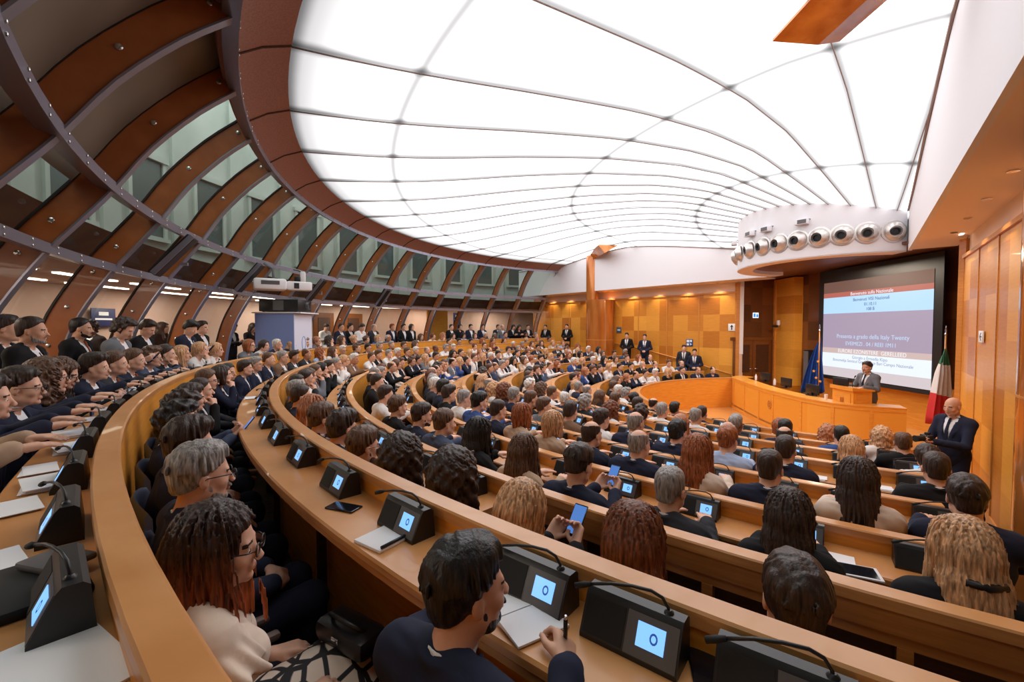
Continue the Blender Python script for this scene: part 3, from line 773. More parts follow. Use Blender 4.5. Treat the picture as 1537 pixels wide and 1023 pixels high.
class Pose:
    """joint positions of a figure; x right, y forward, z up from the floor under the pelvis"""
    def __init__(s, kind='sit', lean=0., yaw=0., pitch=0., female=False, arms=None, turn=0.):
        s.kind, s.female = kind, female
        s.pz = .52 if kind == 'sit' else .93
        s.T = Matrix.Translation((0, 0, s.pz)) @ Matrix.Rotation(-lean, 4, 'X') @ Matrix.Rotation(turn, 4, 'Z')
        sw = .158 if female else .178
        s.sh = [s.T @ Vector((q*sw, -.02, .455)) for q in (-1, 1)]
        s.neck = s.T @ Vector((0, -.02, .50)); s.nt = s.T @ Vector((0, .012, .585))
        hc = s.T @ Vector((0, .035, .663))
        s.HM = Matrix.Translation(hc) @ Matrix.Rotation(yaw, 4, 'Z') @ Matrix.Rotation(-pitch, 4, 'X')
        s.arms = arms; s.sw = sw
        if kind == 'sit':
            s.hip = [Vector((q*.095, .02, .50)) for q in (-1, 1)]; s.knee = [Vector((q*.11, .42, .55)) for q in (-1, 1)]
            s.ank = [Vector((q*.11, .345, .09)) for q in (-1, 1)]
        else:
            s.hip = [Vector((q*.09, 0, .90)) for q in (-1, 1)]; s.knee = [Vector((q*.10, .015, .50)) for q in (-1, 1)]; s.ank = [Vector((q*.105, -.02, .09)) for q in (-1, 1)]
    def torso(s, F, g, k=.04):
        T = s.T; f = s.female
        F.ell((0, -.005, .02), (.165, .115, .12), k, T, g=g); F.ell((0, .0, .18), (.132 if f else .148, .098 if f else .112, .16), k, T, g=g)
        F.ell((0, -.008, .33), (.142 if f else .162, .106 if f else .118, .165), k, T, g=g)
        for q in (-1, 1):
            F.cap((q*.06, -.022, .455), (q*(s.sw-.015), -.022, .452), .052 if f else .060, k=.04, M=T, g=g); F.cap((q*.035, -.022, .52), (q*.13, -.025, .468), .028, .040, k=.04, M=T, g=g)
            if f: F.ell((q*.068, .082, .34), (.058, .052, .055), .03, T, g=g)
    def arm(s, F, i, g, end=1., k=.02, taper=0., g2=None):
        e, w = [Vector(p) for p in s.arms[i][:2]]; sh = s.sh[i]; r = .88 if s.female else 1.; g2 = g if g2 is None else g2
        F.cap(sh, e, .053*r+g, .042*r+g, k=.03); w2 = e.lerp(w, end); F.cap(e, w2, .042*r+g, lerp(.042, .028, end)*r+g2+taper, k=k)
    def legs(s, F, g, k=.03, end=1.):
        for i in (0, 1):
            F.cap(s.hip[i], s.knee[i], .088+g, .060+g, k=k); a = s.knee[i].lerp(s.ank[i], end); F.cap(s.knee[i], a, .058+g, lerp(.058, .040, end)+g, k=k)
    def feet(s, F, g, k=.015):
        for i, q in ((0, -1), (1, 1)):
            a = s.ank[i]; F.cap((a.x, a.y-.03, .045), (a.x+q*.02, a.y+.15, .036), .040+g, .034+g, k=k); F.cap(a, (a.x, a.y, .05), .042+g, .042+g, k=k)
    def bounds(s, pad=.12):
        P = list(s.sh)+s.hip+s.knee+s.ank+[s.HM.translation+Vector((0, 0, .15)), Vector((0, -.2, 0)), Vector((0, .1, 0))]
        for a in s.arms: P += [Vector(a[0]), Vector(a[1])+Vector(a[2]).normalized()*.16]
        for a in s.ank: P += [a+Vector((0, .17, 0))]
        P = np.array([list(p) for p in P]); lo = P.min(0)-pad; hi = P.max(0)+pad; lo[2] = -.01
        return lo, hi
VOX = .0064
def face_mats(HM):
    I = np.array(HM.inverted())
    def fn(C):
        L = C @ I[:3, :3].T + I[:3, 3]; x, y, z = np.abs(L[:, 0]), L[:, 1], L[:, 2]; m = np.zeros(len(C), int)
        de = np.sqrt((x-.031)**2+((y-.0785)*1.08)**2+((z+.007)*1.17)**2)
        eye = (de < .0150) & (z < -.0005) & (z > -.0145) & (y > .078); m[eye] = 2
        m[eye & ((x-.031)**2+(z+.007)**2 < .0064**2)] = 3
        m[(x < .021) & (z < -.0595-.10*x) & (z > -.0775+.10*x) & (y > .0935)] = 1
        m[(x > .014) & (x < .050) & (np.abs(z-.0165+.12*(x-.03)**1) < .0042) & (y > .062)] = 4
        return m
    return fn
def build_person(name, P, vox=VOX, top='jacket', sleeve=.96, skirt=False, tie=True, clothes_only=False):
    """returns dict of part meshes for one pose"""
    lo, hi = P.bounds(); out = {}
    hm = P.HM
    if not clothes_only:
        F = Field(lo, hi, vox); P.torso(F, -.006); P.legs(F, -.006); P.feet(F, -.006)
        F.cap(P.neck, P.nt, .058, .052, k=.04); hm = P.HM; F.cap(P.nt, hm @ Vector((0, -.015, -.045)), .052, .056, k=.03)
        head_prims(F, hm)
        for i in (0, 1):
            P.arm(F, i, -.002); a = P.arms[i]; hand_prims(F, a[1], a[2], a[3], a[4], *(a[5:] if len(a) > 5 else ()))
        out['body'] = F.mesh(name+' body', [M_SKIN, M_LIP, M_EYE, M_IRIS, M_BROW], 1, face_mats(hm))
    cv = .0088 if vox < .008 else .0125 if vox < .013 else .019; T = P.T
    if not clothes_only:
        F = Field(lo, hi, cv*1.35); P.legs(F, .012, end=.96); F.ell((0, -.005, .02), (.168, .118, .12), .04, T)
        if skirt: F.cap((0, .05, .51), (0, .40, .52), .16, .17, k=.05)
        out['trousers'] = F.mesh(name+' trousers', [M_CLOTH], 1)
        F = Field(lo, hi, .0125 if vox < .008 else .02); P.feet(F, .008); out['shoes'] = F.mesh(name+' shoes', [M_BLK], 1)
    def ringcollar(F, z, r, th, hgt, g, tilt=.28, front=1.):
        Mc = T @ Matrix.Translation((0, -.006, z)) @ Matrix.Rotation(tilt, 4, 'X')
        def fn(X, Y, Z):
            q = np.sqrt(X**2+(Y*.95)**2); return np.maximum(np.abs(q-r-.12*np.maximum(0, -Z))-th, np.abs(Z)-hgt)
        F.fn(fn, (0, 0, 0), (r+.03, r+.03, hgt+.01), .008, Mc)
    def crease(F, amp=.0026):
        """shallow cloth folds"""
        s = F.h; X, Y, Z = np.meshgrid(*F.ax, indexing='ij', sparse=True)
        F.D += (amp*np.sin(46*Z+19*X+9*np.sin(14*Y+6*Z))*np.sin(17*X+11*Y-7*Z+2*np.sin(9*X))).astype(np.float32)
    if top == 'jacket':
        F = Field(lo, hi, cv*1.1); P.torso(F, .006); ringcollar(F, .546, .0555, .0055, .022, 0)
        for i in (0, 1): P.arm(F, i, .004, .985)
        out['shirt'] = F.mesh(name+' shirt', [M_CLOTH], 1)
        F = Field(lo, hi, cv); P.torso(F, .020)
        for q in (-1, 1): F.cap((q*.07, -.022, .474), (q*(P.sw+.002), -.022, .446), .058, .052, k=.03, M=T)
        for i in (0, 1): P.arm(F, i, .011, sleeve, taper=.004, g2=.013)
        F.cap((0, -.01, -.02), (0, -.005, .15), .17, .155, k=.04, M=T) if P.kind != 'sit' else None
        crease(F)
        def wedge(X, Y, Z):
            w = np.minimum((Z-.14)*.24, .078); return mxr([(np.abs(X)-w)*.9, .14-Z, -Y+.0*X, Z-.7+0*X])
        F.fn(wedge, (0, .12, .36), (.1, .13, .26), .004, T, 'sub')
        ringcollar(F, .534, .0690, .010, .027, 0)
        def nofront(X, Y, Z): return mxr([np.abs(X)-.078, -(Y-.0)+0*X+0*Z, np.abs(Z-.572)-.046+0*X])
        F.fn(nofront, (0, .1, .572), (.09, .11, .055), .004, T, 'sub')
        for q in (-1, 1):      # lapels
            def lap(X, Y, Z, q=q):
                c = np.minimum((Z-.14)*.24, .078)+.022; wd = .010+np.clip((Z-.16)*.10, 0, .028)
                ys = .128+.0*X-np.clip(Z-.32, 0, 1)*.36-(X*X)*1.6
                return mxr([np.abs(q*X-c-.004)-wd, np.abs(Y-ys)-.010, .15-Z+0*X, Z-.47+0*X])
            F.fn(lap, (q*.08, .10, .31), (.06, .06, .18), .004, T)
        out['jacket'] = F.mesh(name+' jacket', [M_CLOTH], 1)
        if tie:
            F = Field(lo, hi, .006 if vox < .013 else .010); 
            F.cap((0, .062, .505), (0, .076, .478), .013, .015, k=.01, M=T)
            def tf(X, Y, Z):
                ys = .124-np.clip(Z-.34, 0, 1)*.40; return mxr([np.abs(X)-(.016+.03*np.clip(.47-Z, 0, .4)), np.abs(Y-ys-.006)-.007+0*X, Z-.485+0*X, .12-Z+0*X])
            F.fn(tf, (0, .11, .3), (.04, .07, .2), .004, T); out['tie'] = F.mesh(name+' tie', [M_CLOTH], 1)
    elif top == 'blouse':
        F = Field(lo, hi, cv); P.torso(F, .020)
        for i in (0, 1): P.arm(F, i, .012, sleeve, taper=.003)
        crease(F, .003)
        def scoop(X, Y, Z): return np.sqrt(X**2+(Y-.10)**2*.7+((Z-.545)*.8)**2)-.085
        F.fn(scoop, (0, .1, .545), (.1, .12, .12), .01, T, 'sub')
        ringcollar(F, .515, .066, .006, .012, 0)
        out['blouse'] = F.mesh(name+' blouse', [M_CLOTH], 1)
    elif top == 'ruffle':
        F = Field(lo, hi, .006); P.torso(F, .020)
        for i, q in ((0, -1), (1, 1)):
            e = Vector(P.arms[i][0]); d = (e-P.sh[i]).normalized(); c = P.sh[i]-Vector((q*.035, 0, -.005))
            Mx = Matrix.Translation(c) @ d.to_track_quat('Z', 'Y').to_matrix().to_4x4()
            def rf(X, Y, Z):
                a = np.arctan2(Y, X); r = np.sqrt(X*X+Y*Y); rr = .066+np.clip(Z+.02, 0, 1)*.42*(1+.22*np.sin(11*a+3*Z*20))
                return mxr([np.abs(r-rr)-.0085, Z-.115+.012*np.sin(7*a), -.035-Z])*.7
            F.fn(rf, (0, 0, .04), (.17, .17, .10), .006, Mx)
        def scoop(X, Y, Z): return np.sqrt(X**2+(Y-.08)**2*.6+((Z-.54)*.8)**2)-.10
        F.fn(scoop, (0, .1, .545), (.12, .14, .14), .01, T, 'sub')
        out['blouse'] = F.mesh(name+' blouse', [M_CLOTH], 1)
    if 'body' in out:
        hc = np.array(hm.translation); W = [np.array(Vector(a[1])+Vector(a[2]).normalized()*.08) for a in P.arms]
        def prot(V): return ((np.linalg.norm(V-hc, axis=1) < .16) | (np.linalg.norm(V-W[0], axis=1) < .12) | (np.linalg.norm(V-W[1], axis=1) < .12)).astype(float)
        out['body'] = slim(out['body'], .36 if vox < .008 else .45, prot)
    for n_ in list(out):
        if n_ != 'body': out[n_] = slim(out[n_], (.35 if vox < .013 else .55) if n_ != 'trousers' else .22)
    return out

# ------------------------------------------------------------------ hair, all in head space
def strands(F, n, style, r0=.0045):
    sh_ = style == 'short'; rg = random.Random(3); wav = {'curly': .011, 'long': .0035}.get(style, .002); ln = {'curly': .23, 'long': .36, 'bob': .17, 'short': .06}.get(style, .3)
    for i in range(n):
        ph = rg.uniform(-3.1, 3.1) if sh_ else rg.uniform(-2.35, 2.35) if style != 'curly' else rg.uniform(-2.5, 2.5); off = rg.uniform(0, 6); fr = rg.uniform(55, 80) if style == 'curly' else rg.uniform(9, 18)
        top = rg.uniform(.2, 1.25); L_ = ln*rg.uniform(.75, 1.05); pts = []; th = top; s_ = 0; z = None; x0 = y0 = 0
        out = rg.uniform(.0, .012 if style == 'curly' else .007)
        m = 26 if style == 'curly' else 16
        for j in range(m):
            f = j/(m-1); arc = f*(L_+.12)
            el = PI/2-top*.0-arc/.105 if arc < .165 else None
            if el is not None and el > -.05: rr = math.cos(el); px_, pz = rr, .038+((.103 if sh_ else .108)+out)*math.sin(el); ex, ey = (.082+out, .104+out) if sh_ else (.094+out, .112+out)
            else: pz = .038-(arc-.165); px_ = 1; t_ = min(1, (arc-.165)/.25); ex, ey = (.080, .102-.4*(arc-.165)) if sh_ else ((.094+out)*(1+.06*t_), .112+out+.085*max(0, t_-.3)) if style == 'long' else ((.094+out)*(1-.12*t_), (.112+out)*(1-.14*t_))
            w = wav*math.sin(fr*arc*(1.6 if style == 'curly' else 1)+off); w2 = wav*math.cos(fr*arc*1.6+off) if style == 'curly' else 0
            a_ = ph+w/.1
            pts.append(((ex+w2)*px_*math.sin(a_), -.016-(ey+w2)*px_*math.cos(a_), pz))
        for p, q in zip(pts, pts[1:]): F.cap(p, q, r0, r0*.9, k=.0022)
def hair_mesh(style, vox=.005):
    g = {'long': ((-.16, -.24, -.42), (.16, .14, .16)), 'curly': ((-.17, -.2, -.30), (.17, .14, .18))}.get(style, ((-.14, -.17, -.22), (.14, .14, .17)))
    F = Field(g[0], g[1], .0045 if style.startswith('curly') and vox < .008 else vox); X, Y, Z = np.meshgrid(*F.ax, indexing='ij', sparse=True)
    def skull(t, zs=1.): F.ell((0, -.014, .038), (.078+t, .098+t, .092+t*zs), .01)
    def cutface(fwd=.055, z=.055, slope=.5):
        """take away everything in front of the hairline"""
        def fn(x, y, z_): return np.maximum(-(y-fwd-(z_-z)*slope)+0*x, z_-z-.06+0*x)
        F.fn(lambda x, y, z_: np.maximum(-(y-fwd-np.maximum(z_-.03, -.02)*slope), z_-z+0*x+0*y), (0, .1, -.08), (.2, .2, .3), .012, None, 'sub')
    def cutneck(z=-.075, s=.5): F.fn(lambda x, y, z_: np.maximum(z_-z+(y+.09)*-s*0+0*x, -1+0*y), (0, -.02, z-.15), (.2, .25, .15), .01, None, 'sub')
    def cutears(zt=-.0):
        for q in (-1, 1): F.ell((q*.090, .004, -.022), (.020, .030, .044), .006, None, 'sub')
    a = np.arctan2(X, -(Y+.01)); r = np.sqrt(X*X+(Y+.02)**2)
    if style in ('short', 'swept', 'crop', 'receding', 'fringe', 'fade'):
        t = {'short': .012, 'swept': .017, 'crop': .004, 'receding': .008, 'fringe': .006, 'fade': .010}[style]
        F.ell((0, -.016, .040), (.0785+t*.42, .098+t*.7, .092+t*1.1), .01)
        F.ell((0, -.01, .085), (.070+t*.5, .088+t*.5, .050+t*1.1), .02)
        if vox < .008 and style in ('short', 'swept', 'fade'): strands(F, 190, 'short', .0038)
        if style == 'swept': F.ell((.01, .045, .105), (.06, .06, .04), .03)
        if style == 'short': F.ell((0, .03, .098), (.058, .06, .034), .03)
        F.ell((0, -.078, -.035), (.052, .026, .045), .03)       # nape
        for q in (-1, 1): F.cap((q*.076, .028, .01), (q*.073, .03, -.028), .007, k=.01)
        amp = {'swept': .005, 'short': .004, 'fade': .003}.get(style, .002)
        F.D += (amp*np.sin(70*X+8*np.sin(30*Y)+14*Z)*np.sin(26*Y+21*Z+9*X)+.4*amp*np.sin(150*X+40*Z+22*Y)).astype(np.float32)
        F.fn(lambda x, y, z: np.maximum(z-.082+1.2*np.clip(np.abs(x)-.03, 0, .05)+.0*y, -(y-.040)+.5*(z-.08)+0*x), (0, .12, -.1), (.2, .09, .22), .010, None, 'sub')
        F.fn(lambda x, y, z: mxr([z-.012+0*x+0*y, -(y-.022)+0*x]), (0, .12, -.12), (.2, .12, .15), .008, None, 'sub')
        F.fn(lambda x, y, z: (z+.050-.25*(y+.09))*1.+0*x, (0, -.03, -.17), (.2, .25, .1), .008, None, 'sub')
        cutears()
        if style in ('receding', 'fringe'):
            F.ell((0, .045 if style == 'receding' else .01, .125), (.055 if style == 'receding' else .072, .08 if style == 'receding' else .115, .06 if style == 'receding' else .075), .01, None, 'sub')
    elif style in ('long', 'longpart', 'bob', 'ponytail', 'bun'):
        skull(.016, 1.)
        if style in ('long',):
            F.cap((0, -.06, .0), (0, -.078, -.14), .088, .085, k=.05)
            for q in (-1, 1): F.cap((q*.035, -.078, -.10), (q*.048, -.150, -.33), .072, .052, k=.04)
            for q in (-1, 1): F.cap((q*.066, .004, .03), (q*.082, .028, -.26), .034, .026, k=.03)
        elif style == 'bob':
            F.cap((0, -.05, .0), (0, -.055, -.10), .085, .072, k=.04)
            for q in (-1, 1): F.cap((q*.07, .0, .03), (q*.078, .012, -.10), .032, .026, k=.03)
        elif style == 'ponytail':
            F.ell((0, -.07, -.03), (.07, .05, .06), .03); F.cap((0, -.128, -.045), (0, -.15, -.09), .026, .045, k=.02); F.cap((0, -.148, -.09), (0, -.125, -.20), .055, .03, k=.02)
            for q in (-1, 1): F.cap((q*.07, .012, .02), (q*.07, .018, -.05), .016, .008, k=.02)
        else:
            F.ell((0, -.06, -.03), (.066, .045, .055), .03); F.ell((0, -.115, .055), (.045, .042, .042), .012)
        if style in ('long', 'bob') and vox < .008: strands(F, 110, style)
        fl = .0032*np.sin(46*a+5*np.sin(9*Z)+2*Z)+.0022*np.sin(97*a+7*Z+3*np.sin(13*Z))+.003*np.sin(17*a+9*Z)
        F.D += (fl*np.clip(r/.07, .15, 1)**1.5).astype(np.float32)
        F.fn(lambda x, y, z: mxr([np.abs(x)-.058-np.clip(-z, 0, .3)*.05+0*y, z-.082+.5*np.abs(x)+0*y, -(y-.020)+0*x+0*z]), (0, .12, -.15), (.1, .115, .25), .010, None, 'sub')
        F.fn(lambda x, y, z: (np.sqrt(x*x+(y-.0)**2)-.058+0*z), (0, .0, -.26), (.06, .06, .19), .012, None, 'sub') if style in ('long', 'bob') else None
    elif style == 'curly':
        skull(.026, 1.); F.cap((0, -.055, .0), (0, -.07, -.19), .10, .095, k=.05)
        for q in (-1, 1): F.cap((q*.085, -.01, .03), (q*.10, .01, -.16), .04, .04, k=.04)
        kx = 98.; g1 = np.sin(kx*X+3*np.sin(20*Z))*np.cos(kx*Y+2*np.sin(25*X))+np.sin(kx*Y)*np.cos(kx*Z*.8)+np.sin(kx*Z*.8+2*np.sin(22*Y))*np.cos(kx*X)
        F.D += ((.0062*g1+.004*np.sin(38*X+5*np.sin(16*Z))*np.sin(33*Z+20*Y))+.002*np.sin(140*X+60*Y)*np.sin(120*Z+50*X)).astype(np.float32)
        if vox < .008: strands(F, 130, 'curly', .0055)
        F.fn(lambda x, y, z: mxr([np.abs(x)-.056+0*y, z-.058+0*x+0*y, -(y-.022)+0*x+0*z]), (0, .12, -.12), (.1, .115, .22), .010, None, 'sub')
    elif style == 'curlyshort':
        skull(.022, 1.1); F.ell((0, .03, .11), (.07, .07, .04), .03); F.ell((0, -.08, -.04), (.06, .03, .05), .03)
        kx = 80.; g1 = np.sin(kx*X)*np.cos(kx*Y)+np.sin(kx*Y)*np.cos(kx*Z)+np.sin(kx*Z)*np.cos(kx*X)
        F.D += (.007*g1).astype(np.float32)
        F.fn(lambda x, y, z: np.maximum(z-.078+0*x+0*y, -(y-.042)+0*x), (0, .12, -.1), (.2, .08, .2), .010, None, 'sub')
        F.fn(lambda x, y, z: mxr([z-.012+0*x+0*y, -(y-.022)+0*x]), (0, .12, -.12), (.2, .12, .15), .008, None, 'sub')
        F.fn(lambda x, y, z: (z+.085)+0*x+0*y, (0, -.03, -.17), (.2, .25, .1), .008, None, 'sub'); cutears()
    elif style == 'beard':
        F.cap((-.030, .034, -.079), (.030, .034, -.079), .0315, k=.025); F.ell((0, .069, -.098), (.025, .0215, .021), .02)
        for q in (-1, 1): F.ell((q*.052, .010, -.05), (.0175, .022, .040), .02)
        F.cap((-.022, .094, -.055), (.022, .094, -.055), .007, k=.008)
        F.D += (.0015*np.sin(190*X)*np.sin(170*Z)).astype(np.float32)
        F.ell((0, .10, -.068), (.022, .02, .010), .006, None, 'sub'); F.fn(lambda x, y, z: -(z+.048-1.7*np.clip(np.abs(x)-.036, 0, .03))+0*y, (0, 0, .1), (.2, .2, .148), .008, None, 'sub')
        F.fn(lambda x, y, z: y+.004+0*x+0*z, (0, -.15, 0), (.2, .15, .25), .006, None, 'sub')
    me = F.mesh('hair '+style, [M_HAIR], 0)
    return me
HAIRME = {}
def hairme(st, far=False):
    if (st, far) not in HAIRME: HAIRME[st, far] = slim(hair_mesh(st, (.0052, .0085, .013)[far]), (.6, .6, .8)[far])
    return HAIRME[st, far]
_sp = MB()
for s in (-1, 1):
    P_ = [(s*.033+.024*math.cos(t), .108-abs(.3*.024*math.cos(t)) if False else .110, -.006+.019*math.sin(t)) for t in [2*PI*k/14 for k in range(15)]]
    _sp.tube(P_, .0024, 5, False); _sp.tube([(s*.057, .108, 0), (s*.076, .09, .004), (s*.083, .0, .006), (s*.081, -.02, -.006)], .0022, 5)
_sp.tube([(-.010, .110, -.004), (0, .114, 0), (.010, .110, -.004)], .0022, 5)
_o = _sp.build('spectacles', M_SPEC, None, smooth='all'); GLASSES = _o.data; bpy.data.objects.remove(_o)
# ------------------------------------------------------------------ figure poses
V3 = Vector
def A(e, w, f, up, side, *r): return (V3(e), V3(w), V3(f), V3(up), V3(side))+r
def mir(a): return tuple([V3((-v.x, v.y, v.z)) for v in a[:5]])+tuple(a[5:])
ARMS = {}
_r = A((.215, .06, .74), (.075, .27, .66), (-.75, .62, -.1), (.3, .5, .8), (0, .6, .8), .75)
ARMS['clasp'] = [A((-.215, .06, .74), (-.070, .28, .675), (.75, .62, -.15), (-.3, .5, .8), (0, .6, .8), .85), _r]
_d = A((.222, .14, .85), (.13, .36, .93), (-.45, .88, .0), (0, .05, 1), (-1, .2, 0), .12)
ARMS['desk'] = [mir(_d), _d]
_d2 = A((.235, .13, .93), (.13, .335, 1.015), (-.40, .88, .0), (0, .05, 1), (-1, .2, 0), .15)
ARMS['deskhi'] = [mir(_d2), _d2]
_l = A((.212, .0, .72), (.15, .24, .665), (-.25, .95, -.12), (.1, .1, 1), (-1, .2, 0), .35)
ARMS['lap'] = [mir(_l), _l]
ARMS['chin'] = [mir(_l), A((.19, .20, .80), (.075, .20, 1.02), (-.42, -.25, .85), (.5, .8, .2), (-.3, -.9, .2), 1.1)]
_p = A((.215, .10, .78), (.075, .36, .93), (-.25, .75, .6), (.55, .55, -.4), (-.8, .1, .6), .8)
ARMS['phone'] = [mir(_p), _p]
_w = A((.33, .05, .90), (.235, .225, 1.01), (-.55, .75, .12), (.6, .35, .65), (-.5, .3, .8), .9)
ARMS['write'] = [mir(_d2), _w]
_s = A((.27, -.02, 1.12), (.075, .17, 1.0), (-.85, .4, -.15), (.2, .9, .3), (0, .3, .9), .7)
ARMS['sfold'] = [A((-.27, -.02, 1.12), (-.07, .18, 1.01), (.85, .4, -.2), (-.2, .9, .3), (0, .3, .9), .8), _s]
_sp2 = A((.25, .04, 1.14), (.07, .30, 1.20), (-.3, .8, .45), (.55, .5, -.4), (-.8, .1, .6), .8)
ARMS['sphone'] = [mir(_sp2), _sp2]
ARMS['sside'] = [A((-.255, -.04, 1.12), (-.235, .05, .87), (.02, .2, -1), (-1, 0, 0), (0, 1, .1), .35), A((.255, -.04, 1.12), (.235, .05, .87), (-.02, .2, -1), (1, 0, 0), (0, 1, .1), .35)]
_le = A((.27, .06, 1.14), (.21, .34, 1.185), (-.2, .95, -.15), (0, .1, 1), (-1, .2, 0), .35)
ARMS['lectern'] = [mir(_le), _le]
_cm = A((.24, .08, 1.10), (.09, .30, 1.12), (-.6, .7, .1), (.5, .3, -.7), (-.2, .2, 1), .9)
ARMS['camera'] = [A((-.23, .12, 1.10), (-.05, .40, 1.14), (.3, .8, .1), (0, -.2, -1), (1, .3, .3), .9), _cm]
PROTO = {}; PDEF = {}
def proto(key, pose, arms, **kw): PDEF[key] = (pose, arms, kw)
def get_proto(key, top, far):
    """parts of a pose, meshed on first use; coarser when it is only seen far away"""
    if (key, far) not in PROTO: PROTO[key, far] = ({}, Pose(arms=ARMS[PDEF[key][1]], **PDEF[key][0]))
    d, P = PROTO[key, far]; sl = PDEF[key][2].get('sleeve', .96)
    if not (top in d or (top == 'ruffle' and 'blouse' in d)):
        q = build_person(key+('', ' mid', ' far')[far], P, vox=(VOX, .0105, .0165)[far], top=top, sleeve=.3 if top == 'ruffle' else sl, skirt=top == 'ruffle', clothes_only='body' in d)
        q.setdefault(top, None); d.update(q)
    return d, P.HM, P
for key, pose, arms in (('mclasp', dict(yaw=.05), 'clasp'), ('mclasp2', dict(yaw=-.35, lean=-.05), 'clasp'), ('mlap', dict(yaw=.25, lean=.04), 'lap'), ('mdesk', dict(lean=.10, yaw=-.12), 'desk'),
                        ('mdeskhi', dict(lean=.10, yaw=.0), 'deskhi'), ('mchin', dict(lean=.06, yaw=.15, pitch=-.05), 'chin'), ('mphone', dict(yaw=.0, pitch=.25), 'phone')):
    proto(key, pose, arms)
    proto('w'+key[1:], dict(pose, female=True), arms)
proto('mwrite', dict(lean=.12, yaw=-.36, pitch=-.06), 'write')
proto('wruffle', dict(female=True, yaw=-.5, lean=.02), 'lap')
for key, arms, pose in (('sfold', 'sfold', {}), ('sphone', 'sphone', dict(pitch=.45, lean=.08)), ('sside', 'sside', dict(yaw=.2)), ('slect', 'lectern', dict(yaw=.15)), ('scam', 'camera', dict(pitch=.1))):
    proto(key, dict(kind='stand', **pose), arms)
ORDN = 'first second third fourth fifth sixth seventh eighth ninth tenth eleventh twelfth thirteenth fourteenth fifteenth sixteenth seventeenth eighteenth nineteenth'.split()
def ordinal(n):
    if n <= 19: return ORDN[n-1]
    t = ['twenty', 'thirty', 'forty', 'fifty'][n//10-2]; tt = ['twentieth', 'thirtieth', 'fortieth', 'fiftieth'][n//10-2]
    return tt if n % 10 == 0 else t+'-'+ORDN[n % 10-1]
HAIRD = dict(short='short', swept='swept', crop='cropped', receding='receding', fringe='balding', fade='short', long='long straight', bob='bobbed', ponytail='ponytailed', bun='pinned-up', curly='long curly', curlyshort='curly')
NPEOPLE = [0]
def person(key, loc, rz, top='jacket', tc='navy', hair='short', hc='dark', skin=0, pants=None, glasses=False, beard=None, shirt=None, tie=None, label=None, group=None, cat='person', sc=1., far=None):
    dd = math.hypot(loc[0], loc[1]); far = (0 if dd < 5.4 else 1 if dd < 8.8 else 2) if far is None else far
    d, HM, P = get_proto(key, top, far)
    t = bpy.data.objects.new('person', d['body']); COL.objects.link(t); t.location = loc; t.rotation_euler = (0, 0, rz); t.scale = (sc, sc, sc)
    t.color = SKIN[skin]
    tag(t, label, cat, group)
    def part(n, me, m=None, M=None, nm=None):
        o = bpy.data.objects.new(nm or n, me); COL.objects.link(o); o.parent = t
        if M is not None: o.matrix_local = M
        if m is not None: o.color = m
        return o
    part('trousers', d['trousers'], CLOTH[pants or (tc if top == 'jacket' else 'black')])
    part('shoes', d['shoes']) if P.kind == 'stand' else None
    if top == 'jacket' and 'jacket' in d:
        part('jacket', d['jacket'], CLOTH[tc]); part('shirt', d['shirt'], CLOTH[shirt or 'shirt'])
        if 'tie' in d and tie: part('tie', d['tie'], CLOTH[tie])
    else: part('blouse', d['blouse'], CLOTH[tc], nm='shirt' if key[0] in 'ms' else 'blouse')
    if hair and hair != 'bald': part('hair', hairme(hair, far), HAIR[hc], HM)
    if beard and far < 2: part('beard', hairme('beard', 0), HAIR[beard], HM)
    if glasses: part('spectacles', GLASSES, None, HM)
    NPEOPLE[0] += 1
    return t
def seat_xy(k, a, r=.66): R = RR[k]+r; return CX+R*math.cos(a), CY+R*math.sin(a)
def face(x, y, tx=CX, ty=CY): return math.atan2(ty-y, tx-x)-PI/2
def px_of(x, y): return 768.5+F*x/y if y > .05 else 9e9

# ------------------------------------------------------------------ the audience
CD = dict(navy='navy suit', black='black suit', charcoal='charcoal suit', blue='blue', grey='grey suit', white='white', cream='cream', brown='brown', lightblue='pale blue', tan='tan', orange='rust', slate='slate blue suit')
CTOP = dict(navy='navy top', black='black top', charcoal='charcoal top', blue='blue top', grey='grey top', white='white shirt', cream='cream top', brown='brown top', lightblue='pale blue shirt', tan='tan top', orange='rust top', slate='slate top')
